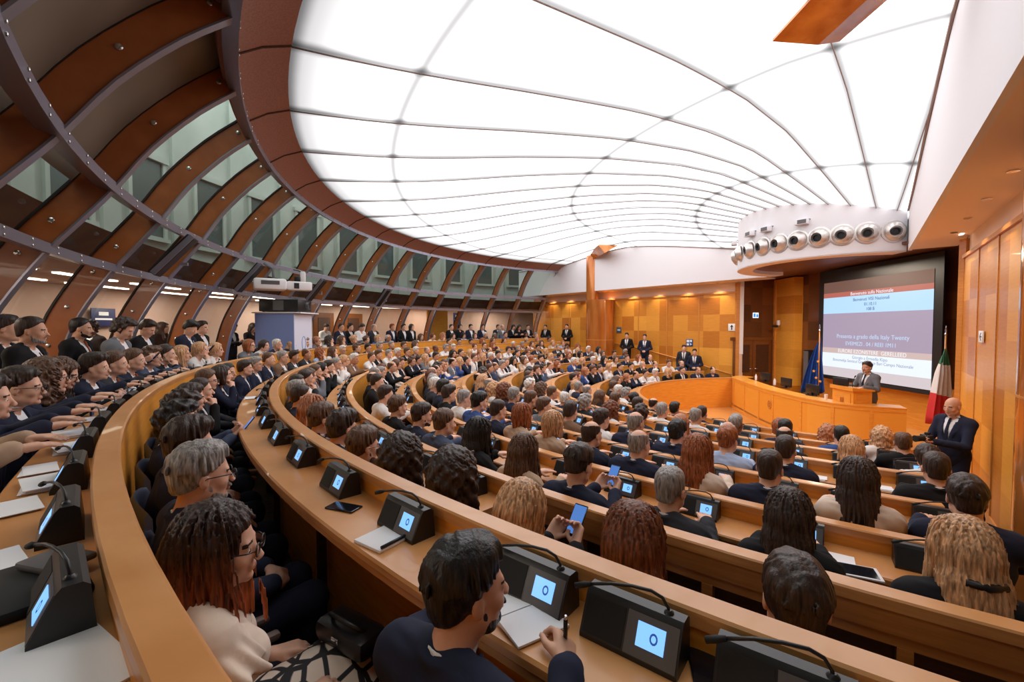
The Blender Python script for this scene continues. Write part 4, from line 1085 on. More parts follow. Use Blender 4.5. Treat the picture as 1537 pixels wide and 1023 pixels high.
# hand-placed people: row -> list of (image column, dict)
NEAR = {
 1: [(None, dict(key='wruffle', top='ruffle', tc='cream', hair='long', hc='balayage', glasses=True, label='woman with long brown-to-copper hair, glasses and white ruffled blouse, front left', pants='charcoal')),
     (None, dict(key='mclasp', hair='short', hc='grey', glasses=True, beard='grey', label='grey-haired bearded man in glasses and navy suit beside the woman in ruffles')),
     (None, dict(key='mlap', hair='swept', hc='dark', label='man with swept dark brown hair just behind the grey-haired man')),
     (None, dict(key='mclasp', hair='curlyshort', hc='black', label='man with wavy black hair, fourth from the near end of the second row')),
     (None, dict(key='mphone', hair='curlyshort', hc='dark', glasses=True, tc='slate', label='man with curly dark hair and glasses raising a phone in the second row')),
     (None, dict(key='mlap', hair='short', hc='dark', tc='charcoal', label='dark-haired man in charcoal suit beyond the man raising a phone')),
     (None, dict(key='mchin', hair='crop', hc='dark', tc='black', label='young man with cropped hair and black suit holding his chin, second row')),
     (None, dict(key='mclasp', hair='fade', hc='brown', tc='charcoal', glasses=True, beard='dark', label='bearded man in glasses and charcoal suit, eighth along the second row')),
     (None, dict(key='wchin', top='jacket', hair='bob', hc='dark', tc='navy', label='woman with dark bobbed hair and navy jacket, hand at her face, second row')),
     (None, dict(key='mclasp2', hair='crop', hc='black', tc='navy', skin=1, tie='tie')), (None, dict(key='mlap', hair='short', hc='dark', tc='navy', tie='tie')), (None, dict(key='mclasp', hair='short', hc='grey', tc='navy', glasses=True)),
     (None, dict(key='mclasp', hair='crop', hc='brown', tc='navy', tie='tie')), (None, dict(key='mlap', hair='crop', hc='grey', tc='brown', glasses=True)), (None, dict(key='mclasp', hair='swept', hc='dark', tc='charcoal', skin=2))],
 2: [(1197, dict(key='mlap', hair='short', hc='dark', tc='charcoal', label='boyish man seen from behind with short tousled dark hair, nearest right front')),
     (975, dict(key='wlap', hair='long', hc='chestnut', tc='black', label='woman with long wavy chestnut hair seen from behind, third row')),
     (785, dict(key='wphone', hair='long', hc='blond', tc='black', label='woman with long straight blond hair and black top, phone in her lap')),
     (680, dict(key='wlap', hair='curly', hc='dark', tc='navy', top='jacket', label='woman with big dark curls behind the second desk, nearer of two')),
     (600, dict(key='wlap', hair='curly', hc='dark', tc='black', label='woman with big dark curls behind the second desk, farther of two')),
     (551, dict(key='mclasp', hair='short', hc='brown', tc='charcoal', glasses=True, beard='brown', label='man with glasses and light beard beside the curly-haired women')),
     (530, dict(key='mlap', hair='swept', hc='dark', tc='navy')), (482, dict(key='mclasp', hair='short', hc='brown', tc='black', beard='brown')),
     (455, dict(key='wlap', hair='long', hc='strawberry', tc='black', label='woman with long strawberry blond hair near the bend of the second desk')), (436, dict(key='mclasp', hair='crop', hc='dark', tc='navy'))],
 3: [(1462, dict(key='wlap', top='jacket', hair='long', hc='blond', tc='black', glasses=True, label='woman with blond-streaked hair in a black clasp and black jacket, lower right')),
     (1190, dict(key='wdesk', hair='long', hc='dark', tc='black', label='woman with long straight dark hair seen from behind, beside the tablet')),
     (1000, dict(key='mdesk', hair='crop', hc='grey', tc='charcoal', glasses=True, label='man with cropped grey hair and glasses in charcoal jacket, fourth row')),
     (865, dict(key='mphone', hair='short', hc='dark', tc='navy', label='man in navy suit looking at his phone, middle of the fourth row')),
     (775, dict(key='wdesk', hair='long', hc='brown', tc='tan', label='woman with straight light brown hair beside the notepad, fourth row')),
     (705, dict(key='wdesk', hair='long', hc='black', tc='black', label='woman with long black hair, fourth row')),
     (653, dict(key='mdesk', hair='fade', hc='brown', tc='slate', label='young man with faded brown hair in slate suit, fourth row')),
     (619, dict(key='mdesk', hair='short', hc='dark', tc='navy', beard='dark')), (592, dict(key='mclasp', hair='short', hc='brown', tc='black', tie='tie2')), (567, dict(key='mdesk', top='blouse', hair='short', hc='dark', tc='white', label='young man with white shirt and short dark hair near the third desk bend')),
     (549, dict(key='mdesk', hair='fade', hc='dark', tc='black'))],
 4: [(1470, dict(key='mdesk', top='jacket', hair='short', hc='dark', tc='navy')), (1345, dict(key='wdesk', hair='long', hc='dark', tc='cream', label='woman with long dark hair over a cream jacket, right side fifth row')),
     (1197, dict(key='mdesk', hair='crop', hc='dark', tc='navy', label='broad man in navy suit seen from behind, directly below the podium end')),
     (1050, dict(key='wdesk', hair='long', hc='red', tc='cream', label='woman with long straight red hair and cream top')),
     (985, dict(key='mdesk', hair='fringe', hc='grey', tc='navy', label='balding grey man in navy suit, fifth row')), (935, dict(key='mdesk', hair='fringe', hc='dark', tc='navy', label='balding dark-haired man in navy suit, fifth row')),
     (876, dict(key='wdesk', hair='bob', hc='blond', tc='tan', label='person with short light hair and tan top, fifth row')), (838, dict(key='wdesk', hair='bob', hc='red', tc='tan')), (795, dict(key='mdesk', hair='crop', hc='dark', tc='navy')),
     (745, dict(key='mdesk', top='blouse', hair='short', hc='black', tc='blue', label='man with black hair in a bright blue checked shirt')), (722, dict(key='mdesk', top='blouse', hair='crop', hc='grey', tc='white'))],
 5: [(1418, dict(key='mdesk', hair='crop', hc='dark', tc='black', skin=1, label='man with cropped dark hair and black suit, far right of the sixth row')), (1332, None), (1250, dict(key='mdesk', hair='crop', hc='dark', tc='navy')),
     (1122, dict(key='mdesk', top='blouse', hair='short', hc='red', tc='lightblue', label='man with short ginger hair, sixth row')), (1043, dict(key='mdesk', hair='short', hc='black', tc='navy')), (992, dict(key='mdesk', hair='fringe', hc='grey', tc='navy')),
     (965, dict(key='mdesk', top='blouse', hair='short', hc='dark', tc='white'))],
}
GLAB = 'seated audience'
def describe(dk):
    tops = CD if dk.get('top', 'jacket') == 'jacket' and dk['key'] not in ('x',) and dk.get('top', 'jacket') == 'jacket' else CTOP
    h = 'bald' if dk['hair'] == 'bald' else '%s %s-haired' % (HAIRD[dk['hair']], {'strawberry': 'strawberry', 'balayage': 'brown'}.get(dk['hc'], dk['hc']))
    c = tops[dk['tc']]
    if tops is CD and 'suit' not in c: c += ' jacket'
    return '%s person in %s' % (h, c)
MT = ['navy']*9+['black']*6+['charcoal']*4+['grey']*2+['slate']*2+['brown', 'blue']
WT = ['white']*4+['cream']*3+['black']*5+['navy']*2+['tan', 'orange', 'lightblue', 'blue', 'grey']
def rand_person(k, a):
    sick = rnd.random()
    lap = ['mlap', 'mclasp', 'mclasp2', 'mchin', 'mphone']; desk = ['mdesk', 'mdesk', 'mclasp', 'mchin', 'mclasp2', 'mlap']; hi = ['mdeskhi', 'mdeskhi', 'mclasp', 'mchin', 'mphone', 'mlap']
    key = rnd.choice(hi if k == 0 else lap if k == 1 else desk)
    if sick < .36:
        return dict(key='w'+key[1:], top='jacket' if rnd.random() < .25 else 'blouse', tc=rnd.choice(WT), hair=rnd.choice(['long', 'long', 'bob', 'curly', 'ponytail', 'bun']), hc=rnd.choice(['dark', 'black', 'brown', 'brown', 'chestnut', 'blond', 'blond', 'strawberry', 'red']), skin=rnd.choice([0, 0, 1, 1]), glasses=rnd.random() < .15)
    b = rnd.random() < .2; hc = rnd.choice(['dark', 'dark', 'black', 'brown', 'brown', 'grey', 'grey', 'white'])
    return dict(key=key, top='jacket' if rnd.random() < .8 else 'blouse', tc=rnd.choice(MT) if rnd.random() < .85 else 'white', hair=rnd.choice(['short', 'short', 'swept', 'crop', 'fade', 'receding', 'fringe', 'curlyshort']), hc=hc, skin=rnd.choice([0, 1, 1, 2, 1, 0, 2, 3] if rnd.random() < .5 else [0, 1]),
                glasses=rnd.random() < .25, beard=hc if b else None, tie=rnd.choice(['tie', 'tie', 'tie2', None]))
SEATS = []      # (row, angle, person dict or None)
for k in range(NR):
    pitch = (.60, .635, .56, .56, .56, .57, .57, .58, .60)[k]/(RR[k]+.66)
    a_lim, b_lim = LIM[k]; a = None
    if k == 0:
        AP = [(4, dict(key='mdeskhi', hair='short', hc='dark', tc='navy', glasses=True, label='man with glasses and navy suit cut off by the left picture edge')),
              (32, dict(key='wdeskhi', top='jacket', hair='curly', hc='brown', tc='navy', glasses=True, label='woman with wavy brown hair, glasses and navy jacket at the outermost desk')),
              (62, dict(key='wphone', hair='long', hc='brown', tc='black', glasses=True, label='woman with long brown hair and glasses holding up a phone, outermost desk')),
              (106, dict(key='mdeskhi', hair='swept', hc='dark', tc='navy', label='dark-haired man in navy suit with hands on the outermost desk')), (136, dict(key='mdeskhi', hair='fade', hc='brown', tc='charcoal', tie='tie2', label='brown-haired man with rust tie, second beyond the phone woman')),
              (163, dict(key='mdeskhi', hair='fade', hc='brown', tc='navy', tie='tie2', label='clean-shaven man in navy suit and rust tie at the outermost desk')), (203, dict(key='mdeskhi', hair='curlyshort', hc='brown', tc='slate', glasses=True)), (240, dict(key='mchin', hair='fade', hc='dark', tc='black', label='man with faded haircut in black holding his chin, outermost desk'))]
        for px, dk in AP:
            x, y = at_row(px, RR[0]+.60, True); SEATS.append((0, ang_of(x, y), dk)); a = ang_of(x, y)
        SEATS += [(0, SEATS[0][1]+pitch*j_, dict(key='mdeskhi', hair='short', hc='dark', tc=('navy', 'tan')[j_-1], label='person at the outermost desk of whom only the arm reaches into the picture, %s' % ('upper' if j_ == 1 else 'lower')) if j_ < 3 else None) for j_ in (1, 2, 3, 4, 5)]
        a -= pitch
    elif k == 1:
        a = ang_of(*at_row(294, 12.08))
        SEATS.extend([(1, ang_of(*at_row(1185, 11.405)), None), (1, ang_of(*at_row(955, 11.405)), None)]); x, y = at_row(803, 11.405); SEATS.append((1, ang_of(x, y), dict(key='mwrite', hair='short', hc='black', tc='navy', beard='black', skin=1, label='bearded man with black hair and navy suit writing at the second desk, centre front')))
        for _, dk in NEAR[1]: SEATS.append((1, a, dk)); a -= pitch*(.93 if len(SEATS) < 16 else 1)
    elif k in NEAR:
        for px, dk in NEAR[k]:
            x, y = at_row(px, RR[k]+.66); a = ang_of(x, y); SEATS.append((k, a, dk))
        a -= pitch
    else: a = ang_of(*at_row((1402, 1364, 1332)[k-6], RR[k]+.66))
    j = 0
    while a > a_lim+.03:
        x, y = seat_xy(k, a); px = px_of(x, y)
        if -60 < px < 1600:
            SEATS.append((k, a, rand_person(k, a) if rnd.random() > .10 else None)); j += 1
        a -= pitch
SEATINFO = []
for k in range(NR):
    S = sorted([s for s in SEATS if s[0] == k], key=lambda s: -s[1])
    gap, pa = (.52 if k < 2 else .48)/(RR[k]+.66), 99.
    for n, (_, a, dk) in enumerate(S):
        if k == 1 and a > S[3][1]-.001: pass      # the writing man and the empty seats beside him stay put
        else: a = min(a, pa-gap)
        pa = a; SEATINFO.append((k, a, dk, n+1))
TWO = {}
for k, a, dk, n in SEATINFO:
    if dk is None: continue
    q = dict(dk); key = q.pop('key'); lab = q.pop('label', None)
    q.setdefault('hair', 'short')
    if not lab: lab = '%s, %s desk row, %s from its near end' % (describe(dict(q, key=key, hc=q.get('hc', 'dark'), tc=q.get('tc', 'navy'))), ORD[k], ordinal(n))
    if key[0] == 'w': q.setdefault('top', 'blouse')
    r = .63 if k == 0 else .45 if key == 'mwrite' else .74 if key == 'wruffle' else .60 if k == 2 else .66
    x, y = seat_xy(k, a, r)
    jit = (rnd.random()-.5)
    q['sc'] = (1. if k == 0 else .955)+.04*rnd.random()
    if key in ('wruffle', 'mwrite'): q['sc'] = .95 if key == 'wruffle' else .95
    person(key, (x, y, FLR[k]), face(x, y)+jit*.12, label=lab, group='audience in the %s desk row' % ORD[k], **q)

# the front woman: dye that runs from dark roots to copper ends, and a patterned skirt; a clip in the blond hair at lower right
for o in list(COL.objects):
    if o.parent and o.parent.get('label', '').startswith('woman with long brown-to-copper'):
        if o.name.startswith('hair'):
            o.data = o.data.copy(); m = M_HAIR.copy(); o.data.materials[0] = m; o.color = (1, 1, 1, 1)
            nt_, N_, L_, b_ = nodes(m); tc_ = N_.new('ShaderNodeTexCoord'); sp_ = N_.new('ShaderNodeSeparateXYZ'); rp_ = N_.new('ShaderNodeValToRGB'); mr_ = N_.new('ShaderNodeMapRange')
            mr_.inputs['From Min'].default_value = -.36; mr_.inputs['From Max'].default_value = .10; e_ = rp_.color_ramp.elements
            e_[0].color = srgb(172, 86, 40); e_[1].color = srgb(52, 34, 28); e_[0].position = .1; e_[1].position = .85
            L_.new(tc_.outputs['Object'], sp_.inputs[0]); L_.new(sp_.outputs['Z'], mr_.inputs['Value']); L_.new(mr_.outputs[0], rp_.inputs[0])
            sc_ = [n_ for n_ in N_ if n_.type == 'VECT_MATH'][0]; L_.new(rp_.outputs[0], sc_.inputs[0])
        if o.name.startswith('trousers'):
            o.name = 'skirt'; m = mat('skirt print', srgb(20, 20, 22), .7); nt_, N_, L_, b_ = nodes(m)
            v_ = N_.new('ShaderNodeTexVoronoi'); v_.feature = 'DISTANCE_TO_EDGE'; v_.inputs['Scale'].default_value = 14; tc_ = N_.new('ShaderNodeTexCoord'); rp_ = N_.new('ShaderNodeValToRGB'); e_ = rp_.color_ramp.elements
            e_[0].color = srgb(22, 21, 24); e_[1].color = srgb(226, 208, 192); e_[0].position = .10; e_[1].position = .13
            L_.new(tc_.outputs['Object'], v_.inputs['Vector']); L_.new(v_.outputs['Distance'], rp_.inputs[0]); L_.new(rp_.outputs[0], b_.inputs['Base Color']); o.data.materials[0] = m
    if o.get('label', '').startswith('woman with blond-streaked'):
        HMx = get_proto('wlap', 'jacket', 0)[1]; c_ = MB()
        c_.tube([(-.06, -.140, -.06), (0, -.156, -.065), (.06, -.140, -.06)], .016, 8).build('hair_clip', M_BLK, o, smooth='all').matrix_local = HMx
# ------------------------------------------------------------------ people standing round the hall
def stand(px, R, key, far=True, z=None, face_to=None, rz=None, **q):
    x, y = at_row(px, R, far); t = face_to or (CX, CY)
    q.setdefault('hair', 'short'); q.setdefault('top', 'jacket')
    return person(key, (x, y, CORR if z is None else z), face(x, y, *t) if rz is None else rz, group='people standing along the curved glass wall', **q)
stand(41, 13.25, 'sfold', hair='crop', hc='dark', tc='black', skin=1, beard='grey', label='man standing with clasped hands and a badge at the far left, black suit', sc=.99)
for lb_, bz, by in (('man standing with clasped hands and a badge', 1.06, .165),):
    t = [o for o in COL.objects if o.get('label', '').startswith(lb_)][0]
    MB().tube([(-.07, .10, 1.40), (-.03, .15, 1.25), (0, by, bz+.06), (.03, .15, 1.25), (.07, .10, 1.40)], .005, 6).build('lanyard', M_GREYP, t, smooth='all'); MB().box((0, by+.02, bz-.10), (.10, .012, .14), 0, .004).build('badge', mat('badge orange', srgb(196, 90, 46), .5), t, smooth=True); MB().box((0, by+.02, bz+.02), (.09, .012, .07), 0, .004).build('badge_card', mat('badge card', srgb(190, 200, 226), .5), t, smooth=True)
stand(2, 13.6, 'sside', hair='short', hc='dark', tc='black', label='person half cut off by the left picture edge, standing')
stand(117, 13.55, 'sside', hair='crop', hc='black', tc='black', tie='tie2', beard='black', skin=1, label='bearded man standing beside the curved rib in black suit and rust tie')
stand(139, 14.9, 'sside', hair='curlyshort', hc='black', tc='black', skin=3, label='person in black seen through the glass beside the dark blue wall sign', rz=PI*.9)
stand(172, 13.1, 'sphone', hair='curlyshort', hc='dark', tc='grey', beard='brown', label='curly-haired bearded man in grey suit standing over the outermost desk')
stand(211, 13.45, 'sphone', hair='short', hc='dark', tc='black', label='man with camera, white shirt and open black jacket, standing')
stand(243, 14.9, 'sside', top='blouse', hair='long', hc='dark', tc='black', label='long-haired person in black seen through the glass behind the cameraman')
stand(277, 13.2, 'sphone', hair='swept', hc='black', tc='navy', tie='tie', label='man in navy suit bowed over his phone, standing near the second desk bend')
stand(301, 13.5, 'sfold', hair='short', hc='dark', tc='black', label='man in black standing just behind the man bowed over his phone')
stand(345, 15., 'sphone', hair='short', hc='dark', tc='black', label='person in black behind the glass, left of the blue projector stand')
stand(376, 15., 'sphone', hair='bob', hc='dark', tc='black', top='blouse', label='person behind the glass right beside the blue projector stand')
for i, (px, R, key, tc, hr, hc, top, lab) in enumerate((
    (487, 15., 'sphone', 'white', 'short', 'dark', 'blouse', 'person in white shirt holding a paper behind the glass, right of the blue stand'),
    (511, 13.5, 'sfold', 'navy', 'crop', 'dark', 'jacket', 'man in navy suit standing in front of the rib right of the blue stand'),
    (525, 13.7, 'sside', 'black', 'short', 'black', 'jacket', 'dark-suited man next to the person in a white jacket'),
    (540, 13.4, 'sphone', 'white', 'short', 'dark', 'blouse', 'person in a white jacket standing with hands raised'),
    (561, 13.4, 'sside', 'charcoal', 'fringe', 'grey', 'jacket', 'older man in long charcoal suit standing right of the person in white'),
    (588, 13.8, 'sside', 'navy', 'short', 'red', 'jacket', 'red-haired person in navy, standing alone between two ribs'),
    (605, 13.6, 'sfold', 'black', 'short', 'black', 'jacket', 'left of the two dark-suited men by the brown wood panel'),
    (617, 13.5, 'sside', 'black', 'bob', 'black', 'jacket', 'right of the two dark-suited people by the brown wood panel'),
    (677, 13.4, 'sside', 'black', 'crop', 'black', 'jacket', 'man in black standing right of the brown wood panel'),
    (690, 13.5, 'sfold', 'black', 'bun', 'black', 'blouse', 'woman in sleeveless black next to the standing man in black'),
    (706, 13.4, 'sfold', 'navy', 'short', 'black', 'jacket', 'man with folded hands left of a rib, far back wall'),
    (724, 13.4, 'sfold', 'navy', 'short', 'black', 'jacket', 'man with folded hands right of a rib, far back wall'),
    (747, 13.9, 'sside', 'charcoal', 'crop', 'dark', 'jacket', 'left of two men talking by the far glass'),
    (754, 13.3, 'sside', 'grey', 'fringe', 'grey', 'jacket', 'right of two men talking by the far glass, grey-haired'),
    (769, 13.4, 'sphone', 'black', 'bob', 'black', 'jacket', 'person in black taking a picture by the far glass'),
    (778, 13.2, 'sphone', 'black', 'long', 'dark', 'blouse', 'woman taking a picture by the far glass'),
    (792, 13.4, 'scam', 'black', 'short', 'black', 'jacket', 'cameraman in black at the end of the glass wall'))):
    stand(px, R, key, hair=hr, hc=hc, tc=tc, top=top, label=lab, skin=i % 2)
def wall_pt(px, off):
    u = (px-768.5)/F; p = FAR0+nF*off     # point on the far wall line, off metres inside the room
    d = (p.y+0*u); # solve p + e*s with x/y = u
    s = (u*p.y-p.x)/(eF.x-u*eF.y); return p+eF*s
def floor_at(x, y):
    r = math.hypot(x-CX, y-CY)
    for k in range(NR):
        if r > RR[k]-.05: return FLR[k] if r < RR[0]+1.05 else CORR
    return 0.
for i, (px, ytop, key, tc, lab) in enumerate(((819, 487, 'sfold', 'black', 'man in black standing left of the far wooden column, nearer the glass'), (851, 486, 'sfold', 'black', 'man in black with clasped hands standing just left of the far wooden column'),
        (941, 499, 'sfold', 'black', 'woman in black robe-like jacket standing right of the far wooden column'), (968, 501, 'sfold', 'navy', 'man in navy suit and white shirt standing against the side panelling'),
        (1027, 517, 'sside', 'charcoal', 'left of the two men below the blue wall sign'), (1043, 523, 'sfold', 'navy', 'right of the two men below the blue wall sign, hands joined'))):
    w = wall_pt(px, .5); hh = (490-ytop)/F*w.y; crown = ZC+hh; sc = .97
    person(key, (w.x, w.y, crown-1.735*sc), math.atan2(nF.y, nF.x)-PI/2+.4, hair='short', hc='black', tc=tc, tie='tie', label=lab, group='people standing along the side wall', sc=sc)
# raised strip for the side aisle those people stand on
ais = MB()
A_ = [(px, wall_pt(px, .0), wall_pt(px, .95)) for px in (800, 851, 941, 968, 1027, 1043, 1100)]
zz = [2.30, 2.20, 1.80, 1.55, 1.04, .88, .3]
zz = [(ZC+(490-yt)/F*wall_pt(p, .5).y-1.735*.97) for p, yt in ((800, 487), (851, 486), (941, 499), (968, 501), (1027, 517), (1043, 523), (1105, 556))]
V = []; Fc = []
for (px, p, q), z in zip(A_, zz): V += [(p.x, p.y, -.2), (q.x, q.y, -.2), (q.x, q.y, z), (p.x, p.y, z)]
for i in range(len(A_)-1):
    for k in range(4): Fc.append((i*4+k, i*4+(k+1) % 4, i*4+4+(k+1) % 4, i*4+4+k))
Fc += [(0, 1, 2, 3), tuple(range(len(V)-4, len(V)))[::-1]]
tag(ais.add(V, Fc).build('floor_side_aisle', M_PARQUET), kind='structure')
hr = empty('handrail', tuple(wall_pt(1010, .16))+(0,), label='sloping wooden handrail along the panelled side wall', cat='handrail'); inv = hr.matrix_basis.inverted()
HP = [(wall_pt(px, .16), 2.65+(490-y)/F*wall_pt(px, .16).y) for px, y in ((922, 515), (965, 524), (1010, 536), (1060, 550), (1100, 562))]
o = MB().tube([(p.x, p.y, z) for p, z in HP], .03, 8).build('rail', M_TRIMWOOD, hr, smooth='all'); o.data.transform(inv)
for p, z in HP[::1]:
    o = MB().tube([(p.x, p.y, z-.02), (p.x, p.y, z-.09), (p.x-nF.x*.15, p.y-nF.y*.15, z-.09)], .012, 6).build('bracket', M_CHROME, hr, smooth='all'); o.data.transform(inv)

# ------------------------------------------------------------------ conference units, papers, phones, chairs
M_SCR = mat('unit screen', srgb(60, 90, 130), .2, emit=srgb(128, 188, 255), estr=1.15); M_EMB = mat('screen emblem', srgb(20, 40, 90), .3, emit=srgb(50, 100, 190), estr=.5)
UNIT0 = None
def unit_parts(t):
    h, w = .112, .25
    b = MB(); prof = [(-.055, 0), (-.055, .012), (-.012, h-.012), (-.002, h), (.030, h), (.042, h-.01), (.05, 0)]
    V = [(x, y, z) for x in (-w/2, w/2) for y, z in prof]; n = len(prof)
    b.add(V, [tuple(range(n)), tuple(range(n, 2*n))[::-1]]+[(k, n+k, n+(k+1) % n, (k+1) % n) for k in range(n)])
    b.build('housing', M_BLK, t, smooth=25)
    th = math.atan2(h-.024, .043)     # slope of the front face
    Mf = Matrix.Translation((0, -.0335, .056)) @ Matrix.Rotation(th, 4, 'X')   # local x across, y up the face, z out of the face
    def face_box(mb, x0, x1, y0, y1, z0, z1):
        return mb.add([Mf @ Vector((x, y, z)) for z in (z0, z1) for y in (y0, y1) for x in (x0, x1)], [(0, 2, 3, 1), (4, 5, 7, 6), (0, 1, 5, 4), (2, 6, 7, 3), (0, 4, 6, 2), (1, 3, 7, 5)])
    face_box(MB(), -.118, -.012, -.044, .046, -.002, .0015).build('speaker_mesh', M_BLK2, t)
    face_box(MB(), -.006, .120, -.047, .048, -.002, .0012).build('control_panel', M_GREYP, t)
    s = face_box(MB(), .022, .090, -.022, .032, -.001, .003); s.mi = 1
    E_ = [(.064+.010*math.cos(q), .005+.013*math.sin(q)) for q in [2*PI*i/12 for i in range(12)]]; I_ = [(.064+.006*math.cos(q), .005+.008*math.sin(q)) for q in [2*PI*i/12 for i in range(12)]]
    s.add([Mf @ Vector((x, y, .0036)) for x, y in E_+I_], [(i, (i+1) % 12, 12+(i+1) % 12, 12+i) for i in range(12)])
    s.build('screen', [M_SCR, M_EMB], t, fixn=False)
    for i in range(4): face_box(MB(), .022+i*.018, .034+i*.018, -.040, -.032, 0, .0025).build('button', M_BLK, t) if False else None
    MB().tube([(.085, .012, h-.004), (.083, .012, h+.012), (.070, .008, h+.034), (.045, .0, h+.046), (.0, -.012, h+.047), (-.05, -.024, h+.040), (-.10, -.04, h+.028)], .0042, 6).build('microphone_neck', M_BLK, t, smooth='all')
    MB().tube([(-.10, -.04, h+.028), (-.118, -.045, h+.022), (-.14, -.051, h+.014)], [.006, .0085, .0075], 8).build('microphone_tip', M_BLK2, t, smooth='all')
    MB().lathe([(.013, 0), (.012, .008), (.006, .014)], 10, Matrix.Translation((.085, .012, h-.006))).build('microphone_base', M_BLK, t, smooth=40)
def clone(src, loc, rz, label, group=None):
    t = src.copy(); COL.objects.link(t); t.location = loc; t.rotation_euler = (0, 0, rz); t['label'] = label
    if group: t['group'] = group
    for c in src.children:
        d = c.copy(); COL.objects.link(d); d.parent = t
    return t
def chair_parts(t):
    M_L = mat('chair leather', srgb(92, 100, 124), .45); M_L2 = mat('chair arm', srgb(104, 84, 76), .5)
    b = MB(); nx = 9
    V = []; Fc = []
    for i in range(nx):
        x = -.215+.43*i/(nx-1); bow = .05*(1-(2*i/(nx-1)-1)**2)
        for y, z in ((-.10-bow+.02, .50), (-.115-bow+.02, .92), (-.13-bow+.02, .95), (-.145-bow+.02, .93), (-.14-bow+.02, .50)): V.append((x, y, z-.03*abs(2*i/(nx-1)-1)**3))
    for i in range(nx-1):
        for k in range(5): Fc.append((i*5+k, i*5+(k+1) % 5, i*5+5+(k+1) % 5, i*5+5+k))
    Fc += [tuple(range(5)), tuple(range(nx*5-5, nx*5))[::-1]]
    b.add(V, Fc).build('backrest', M_L, t, smooth=50)
    MB().box((0, .08, .352), (.42, .44, .08), 0, .03).build('seat', M_L, t, smooth=True)
    for s in (-1, 1): MB().box((s*.25, .06, .62), (.04, .30, .03), 0, .012).box((s*.25, .06, .50), (.025, .22, .22)).build('armrest', M_L2, t, smooth=True)
    MB().lathe([(.16, 0), (.15, .02), (.03, .04), (.03, .31), (.10, .315)], 16, Matrix.Translation((0, .08, 0))).build('pedestal', M_GREYP, t, smooth=40)
UN = CH = None; UG = 'conference units on the desks'
PP = None; npap = 0
for k, a, dk, n in SEATINFO:
    x, y = seat_xy(k, a); d = math.hypot(x, y); px = px_of(x, y); rz = face(x, y)
    ux, uy = seat_xy(k, a-.0, .065)
    zd = RAIL[k]-.11
    near_side = d < 8.6 and -80 < px_of(ux, uy) < 1620
    x8, y8 = at_row(800, RR[2]); nodesk = k == 2 and a > ang_of(x8, y8)-.02
    if near_side and not nodesk:
        lab = 'black conference microphone unit with lit blue screen, %s desk, %s from its near end' % (ORD[k], ordinal(n))
        if UN is None:
            UN = empty('conference_unit', (ux, uy, zd), rz, label=lab, cat='microphone unit', group=UG); unit_parts(UN)
        else: clone(UN, (ux, uy, zd), rz, lab, UG)
    if d > .9 and (dk is None or (k == 1 and d < 7)):
        cx_, cy_ = seat_xy(k, a, .61 if k == 2 else .665)
        st_ = 'empty' if dk is None else 'occupied'
        lab = '%s padded chair with curved back, %s row, %s from its near end' % (st_, ORD[k], ordinal(n))
        if CH is None: CH = empty('chair', (cx_, cy_, FLR[k]), rz, label=lab, cat='chair', group='padded chairs'); chair_parts(CH)
        else: clone(CH, (cx_, cy_, FLR[k]), rz, lab, 'padded chairs')
    if near_side and not nodesk and d < 7.5 and rnd.random() < (.75 if k == 0 else .45) and n > (5 if k == 1 else 1):
        pa = a+(rnd.random()-.5)*.18/RR[k]+(.14 if k != 1 else .16)/RR[k]; pxx, pyy = CX+(RR[k]+.199)*math.cos(pa), CY+(RR[k]+.199)*math.sin(pa)
        lab = 'loose white papers on the %s desk by the %s seat from its near end' % (ORD[k], ordinal(n))
        rr = face(pxx, pyy)+(rnd.random()-.5)*.25
        if PP is None:
            pm = MB()
            for j in range(3): pm.box((.006*j-.004*(j == 1), .004*j, .0015+.003*j), (.19, .11, .002), .06*j-.05)
            PP = pm.build('paper_sheets', M_PAPER); PP.location = (pxx, pyy, zd+.0005); PP.rotation_euler = (0, 0, rr); tag(PP, lab, 'papers', 'papers on the desks')
        else:
            t = PP.copy(); COL.objects.link(t); t.location = (pxx, pyy, zd+.0005); t.rotation_euler = (0, 0, rr); t['label'] = lab
def on_plane(px, py, z):
    """point of the horizontal plane z seen at an image position"""
    p = math.atan(21.5/F); u = (px-768.5)/F; v = (511.5-py)/F
    dy = math.cos(p)+v*math.sin(p); dz = -math.sin(p)+v*math.cos(p); t = (z-ZC)/dz
    return u*t, dy*t
ZB = RAIL[1]-.11; ZA = RAIL[0]-.11
def at_desk(px, py, z): x, y = on_plane(px, py, z); return x, y, face(x, y)
M_PHONE = mat('phone glass', srgb(18, 20, 26), .1); M_PSCR = mat('phone screen', srgb(40, 60, 90), .2, emit=srgb(90, 140, 220), estr=.7)
def phone(loc, rot, label, lit=False):
    t = empty('phone', loc, 0, label=label, cat='phone'); t.rotation_euler = rot
    MB().box((0, 0, .004), (.074, .150, .008), 0, .003).build('case', M_PHONE, t, smooth=True); MB().box((0, 0, .0083), (.066, .138, .001)).build('display', M_PSCR if lit else M_PHONE, t)
x, y, r = at_desk(516, 762, ZB); phone((x, y, ZB), (0, 0, r-1.15), 'black smartphone lying on the second desk near its front edge')
x, y, r = at_desk(583, 806, ZB)
t = empty('notepad', (x, y, ZB), r+.15, label='white notepad with a black pen on its edge, second desk', cat='notepad'); MB().box((0, 0, .006), (.15, .20, .012), 0, .002).build('pages', M_PAPER, t, smooth=True); 
t2 = empty('pen', (x, y, ZB+.012), r+.15, label='black pen lying along the near edge of the notepad', cat='pen'); MB().tube([(.070, -.09, .006), (.070, .05, .006)], .006, 8).build('barrel', M_BLK, t2, smooth='all'); MB().tube([(.070, .05, .006), (.070, .066, .006)], [.006, .001], 8).build('tip', M_CHROME, t2, smooth='all')
